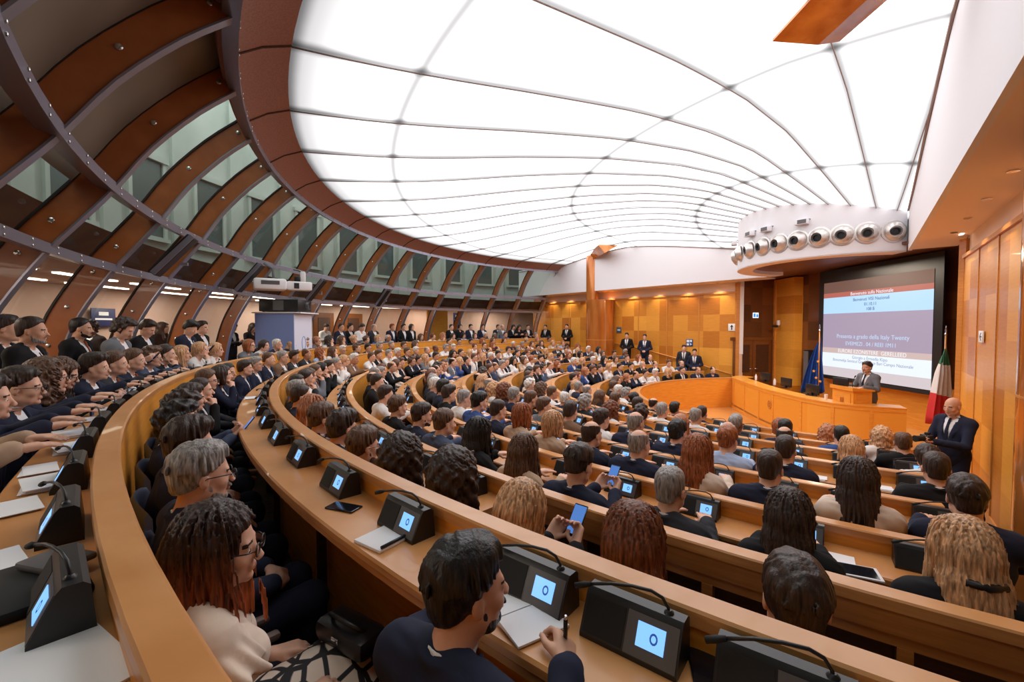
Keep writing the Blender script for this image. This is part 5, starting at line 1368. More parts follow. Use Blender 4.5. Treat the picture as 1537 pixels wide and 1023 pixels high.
x, y, r = at_desk(742, 896, ZB); t = empty('blotter', (x, y, ZB), r, label='pale pink paper blotter under the writing man', cat='paper'); MB().box((0, 0, .002), (.26, .19, .004), .1).build('sheet', mat('pink paper', srgb(222, 196, 184), .8), t)
x, y, r = at_desk(783, 921, ZB); t = empty('notebook', (x, y, ZB+.004), r-.35, label='open white notebook in front of the writing man', cat='notebook')
for s in (-1, 1): MB().add([(s*.002, -.08, .012), (s*.115, -.08, .006), (s*.115, .08, .006), (s*.002, .08, .012), (s*.002, -.08, 0), (s*.115, -.08, 0), (s*.115, .08, 0), (s*.002, .08, 0)], [(0, 1, 2, 3), (4, 7, 6, 5), (0, 4, 5, 1), (1, 5, 6, 2), (2, 6, 7, 3), (3, 7, 4, 0)]).build('page', M_PAPER, t)
x, y, r = at_desk(1062, 1012, ZB); phone((x, y, ZB), (0, 0, r+.4), 'smartphone on the second desk at the bottom edge of the picture')
x, y, r = at_desk(1284, 858, RAIL[3]-.11); t = empty('tablet', (x, y, RAIL[3]-.11), r+1.75, label='white-framed tablet on the fourth desk beside the dark-haired woman', cat='tablet')
MB().box((0, 0, .005), (.13, .20, .01), 0, .004).build('case', M_WHITEWALL, t, smooth=True); MB().box((0, 0, .0105), (.108, .168, .001)).build('display', M_PHONE, t)
x, y, r = at_desk(38, 890, ZA); t = empty('laptop_bag', (x, y, ZA), r+.1, label='black folder case lying on the outermost desk, lower left', cat='folder'); MB().box((0, 0, .014), (.28, .21, .028), 0, .01).build('case', M_BLK2, t, smooth=True); MB().box((-.05, .06, .04), (.14, .10, .02), .4, .008).build('flap', M_GREYP, t, smooth=True)
x, y, r = at_desk(70, 1012, ZA); t = empty('paper_pad', (x, y, ZA), r+.2, label='large white paper at the lower left corner on the outermost desk', cat='papers'); MB().box((0, 0, .003), (.30, .20, .006), 0, .001).build('sheets', M_PAPER, t)
for i, (px, py, w_, h_, dr) in enumerate(((72, 727, .22, .15, .1), (112, 652, .24, .16, .3), (108, 674, .24, .14, .2), (188, 585, .2, .15, .3), (206, 588, .2, .14, .1))):
    x, y, r = at_desk(px, py, ZA); t = empty('document_stack', (x, y, ZA), r+dr, label='stack of white documents on the outermost desk, %s from the near left' % ORDN[i], cat='papers', group='documents on the outermost desk')
    for j in range(4): MB().box((.004*(j % 2), .006*(j % 3), .003+.005*j), (w_, h_, .004), .05*(j-1.5)).build('sheet', M_PAPER, t)
x, y, r = at_desk(138, 623, ZA); t = empty('badge_card', (x, y, ZA), r, label='blue card standing on the outermost desk in front of the woman', cat='card'); MB().box((0, 0, .045), (.065, .012, .09)).build('card', mat('card blue', srgb(30, 60, 120), .5), t); MB().box((0, -.007, .025), (.05, .002, .02)).build('print', M_PAPER, t)
# pen in the writing man's hand, phone held by the woman's neighbour, handbag beside the woman
S_ = [s for s in SEATINFO if s[2] and s[2]['key'] == 'mwrite'][0]; x, y = seat_xy(1, S_[1], .45); Mw = Matrix.Translation((x, y, FLR[1])) @ Matrix.Rotation(face(x, y), 4, 'Z')
t = empty('fountain_pen', Mw @ Vector((.185*.95, .295*.95, 1.03*.95)), face(x, y), label='dark pen held upright in the hand of the writing man', cat='pen'); MB().tube([(0, .0, -.03), (.02, -.03, .07)], .0055, 8).build('barrel', M_BLK, t, smooth='all'); MB().tube([(.02, -.03, .07), (.023, -.034, .082)], .0045, 8).build('cap', M_CHROME, t, smooth='all')
for dkk, lab in (('mphone', 'lit phone raised by the curly-haired man in the second row'),):
    S_ = [s for s in SEATINFO if s[2] and s[2]['key'] == dkk and s[0] == 1][0]; x, y = seat_xy(1, S_[1], .66); Mw = Matrix.Translation((x, y, FLR[1])) @ Matrix.Rotation(face(x, y), 4, 'Z')
    phone(Mw @ Vector((0, .46, .985)), (.9, 0, face(x, y)), lab, True)
S_ = [s for s in SEATINFO if s[2] and s[2]['key'] == 'mphone' and s[0] == 3][0]; x, y = seat_xy(3, S_[1], .66); Mw = Matrix.Translation((x, y, FLR[3])) @ Matrix.Rotation(face(x, y), 4, 'Z'); phone(Mw @ Vector((0, .46, .985)), (.9, 0, face(x, y)), 'lit phone in the hands of the man in navy suit, fourth row', True)
S_ = [s for s in SEATINFO if s[2] and s[2]['key'] == 'wphone' and s[0] == 0][0]; x, y = seat_xy(0, S_[1], .63); Mw = Matrix.Translation((x, y, FLR[0])) @ Matrix.Rotation(face(x, y), 4, 'Z'); phone(Mw @ Vector((0, .46, .985)), (.9, 0, face(x, y)), 'phone held up by the woman with long brown hair at the outermost desk', True)
S_ = [s for s in SEATINFO if s[2] and s[2]['key'] == 'wruffle'][0]; x, y = seat_xy(1, S_[1], .74); Mw = Matrix.Translation((x, y, FLR[1])) @ Matrix.Rotation(face(x, y), 4, 'Z')
t = empty('handbag', Mw @ Vector((.02, .43, .64)), face(x, y)+.2, label='black leather handbag on the lap of the woman in white ruffles', cat='handbag')
MB().box((0, 0, .04), (.26, .13, .08), 0, .03).build('bag', mat('black leather', srgb(26, 25, 28), .3), t, smooth=True); MB().tube([(-.09, .0, .07), (-.07, -.03, .10), (0, -.04, .11), (.07, -.03, .10), (.09, .0, .07)], .008, 8).build('strap', M_BLK, t, smooth='all'); MB().box((0, -.066, .05), (.035, .006, .018), 0, .002).build('clasp', M_CHROME, t, smooth=True)
# phones in the hands of everybody posed with one
PH0 = None; have = [o.matrix_basis.translation.copy() for o in COL.objects if o.get('category') == 'phone']
def phone_copy(loc, rot, label, group):
    global PH0
    if PH0 is None: phone(loc, rot, label, True); PH0 = [o for o in COL.objects if o.get('label') == label][0]; PH0['group'] = group; return
    t = clone(PH0, loc, 0, label, group); t.rotation_euler = rot
for k, a, dk, n in SEATINFO:
    if dk and dk['key'].endswith('phone'):
        x, y = seat_xy(k, a, .63 if k == 0 else .60 if k == 2 else .66)
        if math.hypot(x, y) > 9: continue
        p = Matrix.Translation((x, y, FLR[k])) @ Matrix.Rotation(face(x, y), 4, 'Z') @ Vector((0, .45, .965))
        if any((p-q).length < .2 for q in have): continue
        phone_copy(p, (.9, 0, face(x, y)), 'phone held by the person at the %s desk row, %s from its near end' % (ORD[k], ordinal(n)), 'phones held by the audience')
for key_, who in (('curly-haired bearded man in grey', 'standing man in grey suit'), ('man in navy suit bowed', 'standing man in navy suit bowing his head'), ('person in a white jacket standing', 'person in a white jacket by the glass wall')):
    t = [o for o in COL.objects if o.get('label', '').startswith(key_)][0]; M_ = t.matrix_basis
    phone_copy(M_ @ Vector((0, .40, 1.235)), (.9, 0, t.rotation_euler.z), 'phone in the hands of the %s' % who, 'phones held by standing people')
t0_ = [o for o in COL.objects if o.get('label', '').startswith('man with camera, white shirt')][0]
t = empty('hand_camera', t0_.matrix_basis @ Vector((0, .42, 1.21)), t0_.rotation_euler.z, label='small black camera held by the standing man with the open black jacket', cat='camera')
MB().box((0, 0, .03), (.12, .06, .08), 0, .01).build('body', M_BLK, t, smooth=True); MB().lathe([(.03, 0), (.032, .07), (.028, .08)], 16, Matrix.Translation((0, .03, .03)) @ Matrix.Rotation(-PI/2, 4, 'X')).build('lens', M_BLK2, t, smooth=40)
# ------------------------------------------------------------------ stage: platform, bench, lectern, screen, flags
BP = [(7.75, 14.6), (7.25, 14.2), (7.02, 13.16), (6.80, 11.9), (6.74, 11.0), (6.83, 9.75), (7.18, 9.14), (7.98, 8.70)]
BC = catmull(BP, 6)
tag(MB().prism(BC+[(10.0, 8.7), (10.0, 14.9)], 0, .15).build('floor_stage', M_PARQUET), kind='structure')
pb = empty('podium_bench', (6.8, 11.6, 0), label='long curved light wood podium bench in front of the projection screen', cat='bench'); inv = pb.matrix_basis.inverted()
def ribbon(name, C, d0, d1, z0, z1, m):
    V = []; Fc = []
    for i, p in enumerate(C):
        a, b = C[max(i-1, 0)], C[min(i+1, len(C)-1)]; tx, ty = b[0]-a[0], b[1]-a[1]; l = math.hypot(tx, ty); nx, ny = -ty/l, tx/l   # points to the stage side
        for d in (d0, d1):
            for z in (z0, z1): V.append((p[0]+nx*d, p[1]+ny*d, z))
    for i in range(len(C)-1):
        for (p, q) in ((0, 1), (1, 3), (3, 2), (2, 0)): Fc.append((i*4+p, i*4+q, i*4+4+q, i*4+4+p))
    Fc += [(0, 1, 3, 2), (len(C)*4-4, len(C)*4-2, len(C)*4-1, len(C)*4-3)]
    o = MB().add(V, Fc).build(name, m, pb, smooth=25); o.data.transform(inv); return o
M_BENCH = tiles('bench veneer', (srgb(234, 154, 50), srgb(248, 180, 76)), .7, 1.4); M_BEN2 = wood('bench trim', srgb(228, 150, 56), srgb(242, 168, 72))
ribbon('front_panel', BC, .0, .05, 0, .93, M_BENCH); ribbon('top_band', BC, -.012, .06, .90, .985, M_BEN2); ribbon('worktop', BC, -.02, .42, .975, 1.0, M_BEN2); ribbon('plinth', BC, -.014, .02, 0, .10, M_BEN2)
for i in range(3, len(BC)-2, 5):
    C = BC[i:i+2]; dx, dy = C[1][0]-C[0][0], C[1][1]-C[0][1]; l = math.hypot(dx, dy)
    ribbon('stile', [C[0], (C[0][0]+dx/l*.06, C[0][1]+dy/l*.06)], -.012, .02, .08, .92, M_BEN2)
em = Vector((6.735, 11.25, .62)); o = MB(); o.tube([em+Vector((-.012, .07*math.cos(q), .11*math.sin(q))) for q in [2*PI*i/20 for i in range(21)]], .010, 6, False); o.tube([em+Vector((-.012, -.03, -.06)), em+Vector((-.012, .03, .0)), em+Vector((-.012, -.03, .06))], .008, 6)
o = o.build('emblem', M_TRIMWOOD, pb, smooth='all'); o.data.transform(inv)
for i, (px, d) in enumerate(((1144, 12.95), (1175, 11.65), (1214, 10.35))):
    X = (px-768.5)/F*d
    t = empty('desk_monitor', (X+.12, d, 1.0), PI/2+.1, label='black monitor standing on the podium bench, %s from its left end' % ORDN[i], cat='monitor', group='monitors on the podium bench')
    MB().box((0, 0, .15), (.40, .03, .24), 0, .008, Matrix.Rotation(-.2, 3, 'X')).build('screen', M_BLK, t, smooth=True) if False else MB().box((0, 0, .15), (.40, .03, .24), 0, .008).build('screen', M_BLK, t, smooth=True)
    MB().box((0, .02, .03), (.06, .05, .06)).box((0, .03, .006), (.2, .14, .012)).build('stand', M_BLK, t)
for i, (px, d, lab) in enumerate(((1133, 13.3, 'small white bottle near the left end of the podium bench'), (1161, 12.2, 'small clear bottle between two podium monitors'))):
    X = (px-768.5)/F*d; t = empty('water_bottle', (X+.06, d, 1.0), 0, label=lab, cat='bottle'); MB().lathe([(.03, 0), (.032, .13), (.014, .17), (.014, .19)], 12).build('bottle', M_WHITEWALL, t, smooth=40); MB().lathe([(.015, .19), (.015, .21)], 10).build('cap', M_CHROME, t)
X = (1240-768.5)/F*9.75; t = empty('drinking_glass', (X+.03, 9.75, 1.0), 0, label='clear drinking glass on the podium bench beside the lectern', cat='glass'); MB().lathe([(.03, 0), (.036, .12), (.032, .118), (.026, .01)], 14).build('glass', mat('clear glass', srgb(236, 238, 240), .05, spec=.8), t, smooth=40)
# lectern
lc = empty('lectern', (7.47, 9.48, .15), 0, label='square wooden lectern with a small crest behind the podium bench', cat='lectern')
MB().box((0, 0, .56), (.40, .60, 1.12)).build('body', M_BENCH, lc)
MB().add([(-.24, -.33, 1.12), (.24, -.33, 1.12), (.24, .33, 1.12), (-.24, .33, 1.12), (-.24, -.33, 1.20), (.24, -.33, 1.15), (.24, .33, 1.15), (-.24, .33, 1.20)], [(3, 2, 1, 0), (4, 5, 6, 7), (0, 1, 5, 4), (1, 2, 6, 5), (2, 3, 7, 6), (3, 0, 4, 7)]).build('top', M_BEN2, lc)
MB().box((-.205, 0, .60), (.012, .46, .9)).build('front_frame', M_BEN2, lc); MB().box((0, -.305, .60), (.28, .012, .9)).build('side_frame', M_BEN2, lc)
MB().add([(-.214, -.045, .95), (-.214, .045, .95), (-.214, .045, .86), (-.214, 0, .80), (-.214, -.045, .86), (-.222, -.045, .95), (-.222, .045, .95), (-.222, .045, .86), (-.222, 0, .80), (-.222, -.045, .86)], [(0, 1, 2, 3, 4), (9, 8, 7, 6, 5)]+[(k, (k+1) % 5, 5+(k+1) % 5, 5+k) for k in range(5)]).build('crest', M_COPPER, lc)
t = empty('lectern_monitor', (7.36, 9.66, 1.33), PI/2+.3, label='small black screen tilted on top of the lectern', cat='monitor'); MB().box((0, 0, .09), (.34, .03, .17), 0, .006).build('screen', M_BLK, t, smooth=True); MB().box((0, .02, .012), (.12, .08, .024)).build('foot', M_BLK, t)
person('slect', (7.90, 9.58, .15), PI/2+.15, hair='short', hc='dark', tc='grey', tie='tie', skin=1, beard='grey', label='speaker in grey suit and dark tie standing at the lectern', cat='person', far=0)
t = empty('lectern_microphone', (7.42, 9.40, 1.31), 0, label='slim black gooseneck microphone on the lectern', cat='microphone'); MB().tube([(0, 0, .01), (0, 0, .15), (.06, .02, .24)], .006, 6).build('neck', M_BLK, t, smooth='all'); MB().tube([(.06, .02, .24), (.09, .03, .27)], .013, 8).build('tip', M_BLK2, t, smooth='all')
# screen
sc = empty('projection_screen', (9.6, 11.62, ZC), 0, label='large projection screen with striped slide in a black frame behind the lectern', cat='screen')
MB().box((.03, .0, .07), (.05, 3.90, 3.24), 0).build('frame', M_BLK, sc)
MB().box((-.0, .0, -1.53), (.09, 3.92, .07)).build('bottom_bar', M_BLK2, sc)
def emis(name, c, s=1.): return mat(name, (0, 0, 0, 1), .6, emit=c, estr=s)
Y0, Y1, Z0, Z1 = -1.74, 1.74, -1.46, 1.32
def band(f0, f1, c, name, g=None):
    z1 = lerp(Z1, Z0, f0); z0 = lerp(Z1, Z0, f1)
    o = MB().add([(-.004, Y1, z0), (-.004, Y0, z0), (-.004, Y0, z1), (-.004, Y1, z1)], [(0, 1, 2, 3)]).build(name, emis('slide '+name, c), sc, fixn=False)
SL = [(0, .115, srgb(112, 80, 70), 'dark_header'), (.115, .165, srgb(180, 100, 88), 'red_band'), (.165, .335, srgb(180, 218, 250), 'blue_band'), (.335, .70, srgb(166, 150, 172), 'mauve_field'), (.70, .755, srgb(204, 180, 176), 'peach_band'), (.755, .905, srgb(232, 241, 250), 'white_band'), (.905, 1, srgb(208, 196, 200), 'grey_footer')]
for f0, f1, c, nm in SL: band(f0, f1, c, nm)
def text(s, fz, size, c, w=None, name='slide_text', parent=sc, y=0.):
    cu = bpy.data.curves.new(name, 'FONT'); cu.body = s; cu.size = size; cu.align_x = 'CENTER'; cu.align_y = 'CENTER'; cu.extrude = .001
    cu.materials.append(emis('ink '+s, c)); o = bpy.data.objects.new(name, cu); link(o, parent)
    o.location = (-.008, y, lerp(Z1, Z0, fz)); o.rotation_euler = (PI/2, 0, -PI/2); me_ = bpy.data.meshes.new_from_object(o.evaluated_get(bpy.context.evaluated_depsgraph_get())); M_ = o.matrix_local.copy(); bpy.data.objects.remove(o); o = bpy.data.objects.new(name, me_); link(o, parent); o.matrix_local = M_; return o
text('Benvenuto sulla Nazionale', .143, .13, srgb(238, 236, 244)); text('Benvenuti VISI Nazionali', .205, .12, srgb(60, 84, 140)); text('01.10.11', .255, .12, srgb(60, 84, 140)); text('108 B', .302, .12, srgb(60, 84, 140))
text('Presenta a grado della Italy Twenty', .575, .165, srgb(190, 212, 240)); text('EVEIMEZI . 04 / REEI 1M11', .648, .15, srgb(190, 212, 240)); text('EURORE EZONISTERE  GERELLEED', .728, .145, srgb(240, 240, 246))
text('Giorgio a Ermedia Kipo', .785, .12, srgb(140, 150, 186)); text('Bonomelija Senticul Governance Bari Campo Nazionale', .825, .115, srgb(140, 150, 186)); text('2017', .868, .11, srgb(140, 150, 186))
# flags
def flag(name, loc, h, w, rz, paint, mats, label, spread=1.):
    t = empty(name, loc, rz, label=label, cat='flag')
    MB().lathe([(.16, 0), (.15, .03), (.03, .05)], 20).build('base', M_TRIMWOOD, t, smooth=40); MB().tube([(0, 0, .03), (0, 0, h)], .016, 10).build('pole', M_TRIMWOOD, t, smooth='all')
    MB().lathe([(.008, h), (.03, h+.04), (.012, h+.08), (.022, h+.12), (.003, h+.22)], 12).build('finial', M_CHROME, t, smooth=40)
    V = []; Fc = []; mi = []; nu, nv = 40, 26
    for j in range(nv+1):
        f = j/nv; z = h-.10-f*w
        for i in range(nu+1):
            s = i/nu; R_ = (.03+.30*f**.8*spread)
            x = -.03+s*R_*1.5-.10*spread*f; y = (.05+.04*f)*math.sin(s*19+1.5*f)*min(1, f*3)
            V.append((x, y, z-.22*s*(1-f)*1.0-(.10*math.sin(s*9) if j == nv else 0)))
    for j in range(nv):
        for i in range(nu):
            Fc.append((j*(nu+1)+i, j*(nu+1)+i+1, (j+1)*(nu+1)+i+1, (j+1)*(nu+1)+i)); mi.append(paint(i/nu, j/nv))
    me = bpy.data.meshes.new('cloth'); me.from_pydata(V, [], Fc); me.polygons.foreach_set('use_smooth', [True]*len(Fc))
    o = mesh_obj('cloth', me, t, mats); me.polygons.foreach_set('material_index', mi)
    sol = o.modifiers.new('thick', 'SOLIDIFY'); sol.thickness = .006
    return t
M_FB = mat('flag blue', srgb(14, 62, 140), .7); M_FG = mat('flag green', srgb(40, 110, 78), .7); M_FW = mat('flag white', srgb(232, 228, 226), .7); M_FR = mat('flag red', srgb(214, 44, 44), .7); M_GOLD = mat('flag gold', srgb(236, 164, 60), .5)
t = flag('blue_flag', (9.34, 13.15, .15), 2.35, 1.70, 2.52, lambda s, f: 0, [M_FB], 'blue flag with gold stars on a pole left of the projection screen', 1.25)
for (a_, b_) in ((.02, 1.45), (.06, .95), (-.04, .85), (.12, 1.15)):
    st_ = MB(); P_ = [((.05 if i % 2 == 0 else .02)*math.sin(i*PI/5), (.05 if i % 2 == 0 else .02)*math.cos(i*PI/5)) for i in range(10)]
    st_.add([(a_+x, .11, b_+z) for x, z in P_]+[(a_+x, .095, b_+z) for x, z in P_], [tuple(range(10)), tuple(range(10, 20))[::-1]]+[(k, (k+1) % 10, 10+(k+1) % 10, 10+k) for k in range(10)]).build('star', M_GOLD, t)
flag('tricolour_flag', (9.12, 9.10, .15), 2.30, 1.62, -PI*.5-1.2, lambda s, f: 0 if f+.14*s < .30 else 1 if f+.10*s < .70 else 2, [M_FG, M_FW, M_FR], 'green, white and red flag hanging from a pole right of the projection screen', 1.6)
t = empty('column_loudspeaker', (9.72, 14.15, .15), PI/2, label='slim grey column loudspeaker left of the blue flag', cat='loudspeaker'); MB().box((0, 0, .87), (.26, .2, 1.74), 0, .01).build('cabinet', M_BLK, t, smooth=True); MB().box((0, .105, .90), (.21, .012, 1.6)).build('grille', mat('grey grille', srgb(98, 92, 90), .8), t)
# photographer and his camera
w = Vector((6.22, 6.05)); person('scam', (w.x, w.y, -.10), PI*.5+.15, hair='crop' if False else 'bald', hc='grey', tc='navy', tie='tie', skin=1, label='bald photographer in navy suit with a camera standing by the right-hand wall', far=0, sc=1.02)
Mw = Matrix.Translation((w.x, w.y, -.10)) @ Matrix.Rotation(PI*.5+.15, 4, 'Z')
t = empty('camera_on_monopod', Mw @ Vector((.0, .45, 1.20)), PI*.5+.15, label='black camera with long lens on a monopod in front of the photographer', cat='camera')
MB().box((0, 0, 0), (.13, .08, .10), 0, .012).build('body', M_BLK, t, smooth=True); MB().lathe([(.036, 0), (.04, .05), (.038, .06), (.042, .14), (.045, .16)], 18, Matrix.Translation((0, .03, 0)) @ Matrix.Rotation(-PI/2, 4, 'X')).build('lens', M_BLK2, t, smooth=40); MB().tube([(0, .05, -.06), (0, .05, -1.19)], .014, 8).build('monopod', M_BLK, t, smooth='all'); MB().box((0, -.01, .065), (.05, .05, .035), 0, .008).build('viewfinder', M_BLK, t, smooth=True)
# ------------------------------------------------------------------ signs, door, projector stand and other fittings
def sign(name, loc, rz, w, h, c, marks, label, emit=0):
    t = empty(name, loc, rz, label=label, cat='sign'); m = mat('sign '+name, c, .5, emit=c if emit else None, estr=emit)
    MB().box((0, 0, 0), (w, .02, h), 0, .003).build('plate', m, t, smooth=True)
    for (poly, mc) in marks:
        n = len(poly); MB().add([(x*w, -.0115, z*h) for x, z in poly]+[(x*w, -.009, z*h) for x, z in poly], [tuple(range(n)), tuple(range(n, 2*n))[::-1]]+[(k, (k+1) % n, n+(k+1) % n, n+k) for k in range(n)]).build('symbol', mat('sign ink %d%d%d' % tuple(int(q*99) for q in mc[:3]), mc, .5, emit=mc if emit else None, estr=emit), t)
    return t
INK = srgb(30, 30, 34); WHT = srgb(236, 240, 244); BLU = srgb(40, 120, 210)
rf = math.atan2(nF.y, nF.x)+PI/2
p = wall_pt(1098, .075); sign('direction_sign', (p.x, p.y, ZC-1/F*p.y), rf, .24, .26, WHT, [([(-.05, -.35), (.12, -.35), (.12, .05), (.28, .05), (.03, .38), (-.22, .05), (-.05, .05)], INK)], 'small white sign with black arrow on the side panelling near the white corner strip')
p = wall_pt(1035, .075); sign('blue_wall_sign', (p.x, p.y, ZC-24/F*p.y), rf, .27, .27, srgb(30, 74, 140), [([(-.4, .05), (0, .05), (0, .4), (-.4, .4)], WHT), ([(.1, -.05), (.4, -.2), (.15, -.4)], WHT), ([(.1, .1), (.4, .1), (.4, .4), (.1, .4)], WHT), ([(-.4, -.4), (-.05, -.4), (-.05, -.1), (-.4, -.1)], WHT)], 'blue pictogram sign on the side panelling above two standing men')
p = wall_pt(929, .075); sign('grey_wall_sign', (p.x, p.y, ZC-5/F*p.y), rf, .25, .26, srgb(70, 90, 110), [([(-.3, -.1), (.3, -.1), (.3, .1), (-.3, .1)], WHT)], 'small grey-blue sign on the panelling right of the wooden column')
q = NEAR0+eN*1.05+nN*.075; u = (1473-768.5)/F; s_ = (u*(NEAR0+nN*.075).y-(NEAR0+nN*.075).x)/(eN.x-u*eN.y); q = NEAR0+nN*.075+eN*s_
sign('arrow_sign', (q.x, q.y, ZC-15/F*q.y), math.atan2(nN.y, nN.x)+PI/2, .26, .17, WHT, [([(-.22, 0), (.08, .34), (.24, .34), (.0, .06), (.3, .06), (.3, -.06), (.0, -.06), (.24, -.34), (.08, -.34)], INK)], 'white sign with black arrow on the right-hand panelling')
X = (1133-768.5)/F*15.75; sign('exit_sign', (X, 15.72, ZC+17/F*15.7), .25, .24, .19, srgb(220, 236, 250), [([(-.42, -.35), (-.05, -.35), (-.05, .35), (-.42, .35)], BLU), ([(.08, -.35), (.42, -.35), (.42, .0), (.25, .35), (.08, .1)], BLU)], 'lit blue and white exit sign above the dark stage door', 1.1)
t = empty('door_1', (8.72, 15.70, .15), .26, kind='structure')
for s in (-1, 1): MB().box((s*.42, 0, 1.0), (.82, .05, 2.0), 0, .006).build('leaf', M_DOORWOOD, t, smooth=True); MB().box((s*.42, -.03, 1.35), (.55, .02, 1.0)).build('panel', M_DARKWOOD, t); MB().tube([(s*.06, -.03, .98), (s*.06, -.08, .98), (s*.18, -.08, .98)], .014, 8).build('handle', M_CHROME, t, smooth='all')
MB().box((0, 0, 2.06), (1.86, .08, .12)).build('lintel', M_DOORWOOD, t); MB().box((.90, 0, 1.0), (.10, .08, 2.0)).build('jamb', M_DOORWOOD, t)
X = (1167-768.5)/F*15.6; t = empty('security_camera', (X, 15.55, ZC+2/F*15.6), 0, label='small wall camera with black lens above the stage door', cat='camera'); MB().lathe([(.05, 0), (.06, .08), (.05, .18)], 12).build('mount', M_WHITEWALL, t, smooth=40); MB().box((-.15, -.05, -.03), (.22, .09, .09), .2, .03).build('housing', M_BLK, t, smooth=True)
# projector stand and projectors by the glass wall
x, y = at_row(441, 12.72, True); q = math.atan2(-y, -x); xb, yb = x+.52, y+.72
bx = empty('projector_stand', (x-.475, y+.475, CORR), 0, label='tall blue and white box stand with a projector on top by the glass wall', cat='stand')
M_BOXB = mat('stand blue', srgb(126, 146, 204), .6); M_BOXW = mat('stand white', srgb(222, 226, 244), .6)
MB().box((0, 0, .975), (.95, .95, 1.95)).build('box', M_BOXB, bx); MB().box((.48, 0, .97), (.012, .93, 1.92)).build('front_panel', M_BOXW, bx); MB().box((.06, 0, 1.965), (1.2, 1.0, .03)).build('top_board', M_WHITEWALL, bx)
cs = MB(); cs.tube([(.489, .10*math.cos(a_), 1.2+.17*math.sin(a_)) for a_ in [2*PI*i/20 for i in range(21)]], .008, 6, False); cs.build('emblem', M_BOXB, bx, smooth='all')
pj = empty('black_projector', (x-.43, y+.475, CORR+1.98), 0, label='black projector standing on the blue box stand', cat='projector'); MB().box((0, 0, .17), (.98, .72, .30), 0, .02).build('body', M_BLK, pj, smooth=True); MB().box((.0, -.365, .17), (.26, .01, .24)).build('vent', M_GREYP, pj); MB().lathe([(.10, 0), (.09, .07), (.08, .07), (.07, .03)], 18, Matrix.Translation((.485, .1, .17)) @ Matrix.Rotation(PI/2, 4, 'Y')).build('lens', M_GREYP, pj, smooth=40); 
for (a_, b_) in ((-.4, -.3), (.4, -.3), (-.4, .3), (.4, .3)): MB().lathe([(.03, 0), (.03, .03)], 10, Matrix.Translation((a_, b_, 0))).build('foot', M_BLK2, pj)
xh, yh = at_row(424, 12.35, True); wp = empty('ceiling_projector', (xh, yh, ZC+62/F*yh), .55, label='white long projector hanging in front of the steel ring of the glass wall', cat='projector')
MB().box((-.22, 0, 0), (.62, .42, .24), 0, .05).build('body', M_WHITEWALL, wp, smooth=True); MB().box((.34, 0, -.01), (.50, .26, .19), 0, .03).build('lens_housing', M_WHITEWALL, wp, smooth=True); MB().box((-.22, -.212, .03), (.34, .008, .08)).build('vent', M_GREYP, wp); MB().box((.28, -.132, -.01), (.10, .008, .12)).build('panel', M_BLK, wp); MB().lathe([(.08, 0), (.075, .03), (.06, .02)], 18, Matrix.Translation((.59, 0, -.01)) @ Matrix.Rotation(PI/2, 4, 'Y')).build('lens', M_BLK, wp, smooth=40); MB().tube([(-.15, 0, .1), (-.15, .1, .35), (-.3, .5, .5)], .025, 8).build('arm', M_GREYP, wp, smooth='all')
xh, yh = at_row(456, 12.5, True); wc = empty('white_camera', (xh, yh, ZC+74/F*yh), .4, label='small white camera on an arm above the hanging projector', cat='camera'); MB().box((0, 0, 0), (.12, .14, .26), 0, .03).build('body', M_WHITEWALL, wc, smooth=True); MB().box((-.12, -.02, -.06), (.14, .12, .14), 0, .02).build('lens_box', M_BLK, wc, smooth=True); MB().tube([(0, .05, .1), (-.1, .1, .16), (-.22, .3, .2)], .014, 6).build('arm', M_BLK, wc, smooth='all')
# black column speakers fixed to the glass wall between the rings
for i, px in enumerate((258, 372, 473, 573)):
    u = (px-768.5)/F; c_ = UX*UX+UY*UY-13.05**2; A_ = u*u+1; B_ = -2*(u*UX+UY); d_ = (-B_+math.sqrt(B_*B_-4*A_*c_))/(2*A_); q = math.atan2(d_-UY, u*d_-UX)
    t = empty('line_speaker', upt(13.0, 1.04, q), q+PI/2, label='slim black loudspeaker bar leaning between the steel rings, %s from the left' % ORDN[i], cat='loudspeaker', group='loudspeaker bars on the glass wall')
    Mr = Matrix.Rotation(-.72, 3, 'X')
    MB().box((0, 0, 0), (.20, .11, .74), 0, .01, Mr).build('cabinet', M_BLK, t, smooth=False); MB().box((.112, .02, 0), (.02, .07, .74), 0, 0, Mr).build('side_rail', M_STEEL, t); MB().box((0, .12, -.12), (.05, .1, .04)).build('bracket', M_STEEL, t)
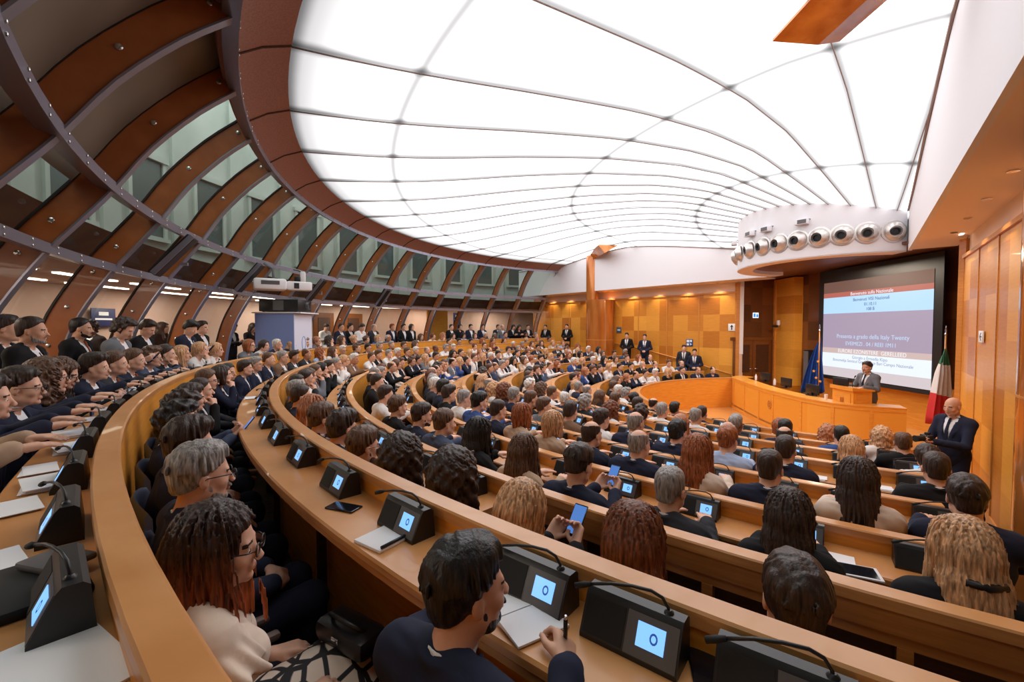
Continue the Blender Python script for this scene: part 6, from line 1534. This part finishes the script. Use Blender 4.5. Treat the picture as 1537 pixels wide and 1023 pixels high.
# sign on the corridor wall, brown wood panel and doors seen through the glass
for (px, hh, w_, h_, R_, lab) in ((156, 14, .62, .42, 16.9, 'dark blue information board on the corridor wall behind the glass'), (686, 12, .45, .6, 15.6, 'dark blue poster stand behind the glass right of the brown panel')):
    u = (px-768.5)/F; c_ = UX*UX+UY*UY-R_**2; A_ = u*u+1; B_ = -2*(u*UX+UY); d_ = (-B_+math.sqrt(B_*B_-4*A_*c_))/(2*A_); q = math.atan2(d_-UY, u*d_-UX)
    sign('information_board' if px < 300 else 'poster_board', (u*d_, d_, ZC+hh/F*d_), q-PI/2, w_, h_, srgb(30, 44, 92), [([(-.2, .1), (.2, .1), (.2, .3), (-.2, .3)], WHT), ([(-.35, -.15), (.35, -.15), (.35, -.05), (-.35, -.05)], WHT)], lab)
for nm, a0_, a1_, R_ in (('trim_1', 642, 672, 14.75),):
    def ua(px):
        u = (px-768.5)/F; c_ = UX*UX+UY*UY-R_**2; A_ = u*u+1; B_ = -2*(u*UX+UY); d_ = (-B_+math.sqrt(B_*B_-4*A_*c_))/(2*A_); return math.atan2(d_-UY, u*d_-UX)
    tag(MB().sweep([(R_, CORR), (R_+.08, CORR), (R_+.08, H(.88)), (R_, H(.88))], arange(ua(a1_), ua(a0_), .02), (UX, UY)).build('trim_wood_panel', M_PANEL), kind='structure')
for i, px in enumerate((486, 530)):
    u = (px-768.5)/F; R_ = 16.95; c_ = UX*UX+UY*UY-R_**2; A_ = u*u+1; B_ = -2*(u*UX+UY); d_ = (-B_+math.sqrt(B_*B_-4*A_*c_))/(2*A_); q = math.atan2(d_-UY, u*d_-UX)
    t = empty('door_%d' % (i+2), (u*d_, d_, CORR), q-PI/2, kind='structure'); MB().box((0, 0, 1.1), (1.0, .06, 2.2)).build('leaf', M_DOORWOOD, t); MB().box((0, -.035, 1.4), (.6, .02, 1.2)).build('panel', M_DARKWOOD, t); MB().tube([(.4, -.03, 1.0), (.4, -.09, 1.0), (.3, -.09, 1.0)], .014, 6).build('handle', M_CHROME, t)
# lamps in the near soffit
for i, (px, py) in enumerate(((1497, 331), (1438, 352))):
    u = (px-768.5)/F; v = (490-py)/F; d_ = 1.6/v; tag(MB().box((u*d_, d_, H(1.595)), (.16, .05, .012), .9).build('recessed_lamp', mat('lamp white', (1, 1, 1, 1), emit=srgb(255, 246, 232), estr=3.)), 'slim lit lamp recessed in the right-hand soffit, %s' % ('nearer the column' if i == 0 else 'nearer the screen'), 'lamp', 'recessed soffit lamps')
# corridor fill: area lights added over the corridor to brighten it
for q in arange(a0+.1, a1-.1, D2R(13.2)):
    l = bpy.data.lights.new('corridor_fill', 'AREA'); l.energy = 55; l.size = 1.2; l.color = (1, .86, .74)
    o = bpy.data.objects.new('corridor_fill', l); o.location = upt(15.7, .86, q); COL.objects.link(o)
l = bpy.data.lights.new('stage_fill', 'AREA'); l.energy = 130; l.size = 1.5; l.color = (1, .84, .66); o = bpy.data.objects.new('stage_fill', l); o.location = (8.4, 11.6, H(1.58)); COL.objects.link(o)  # added fill light that brightens speaker and flags, no fixture there
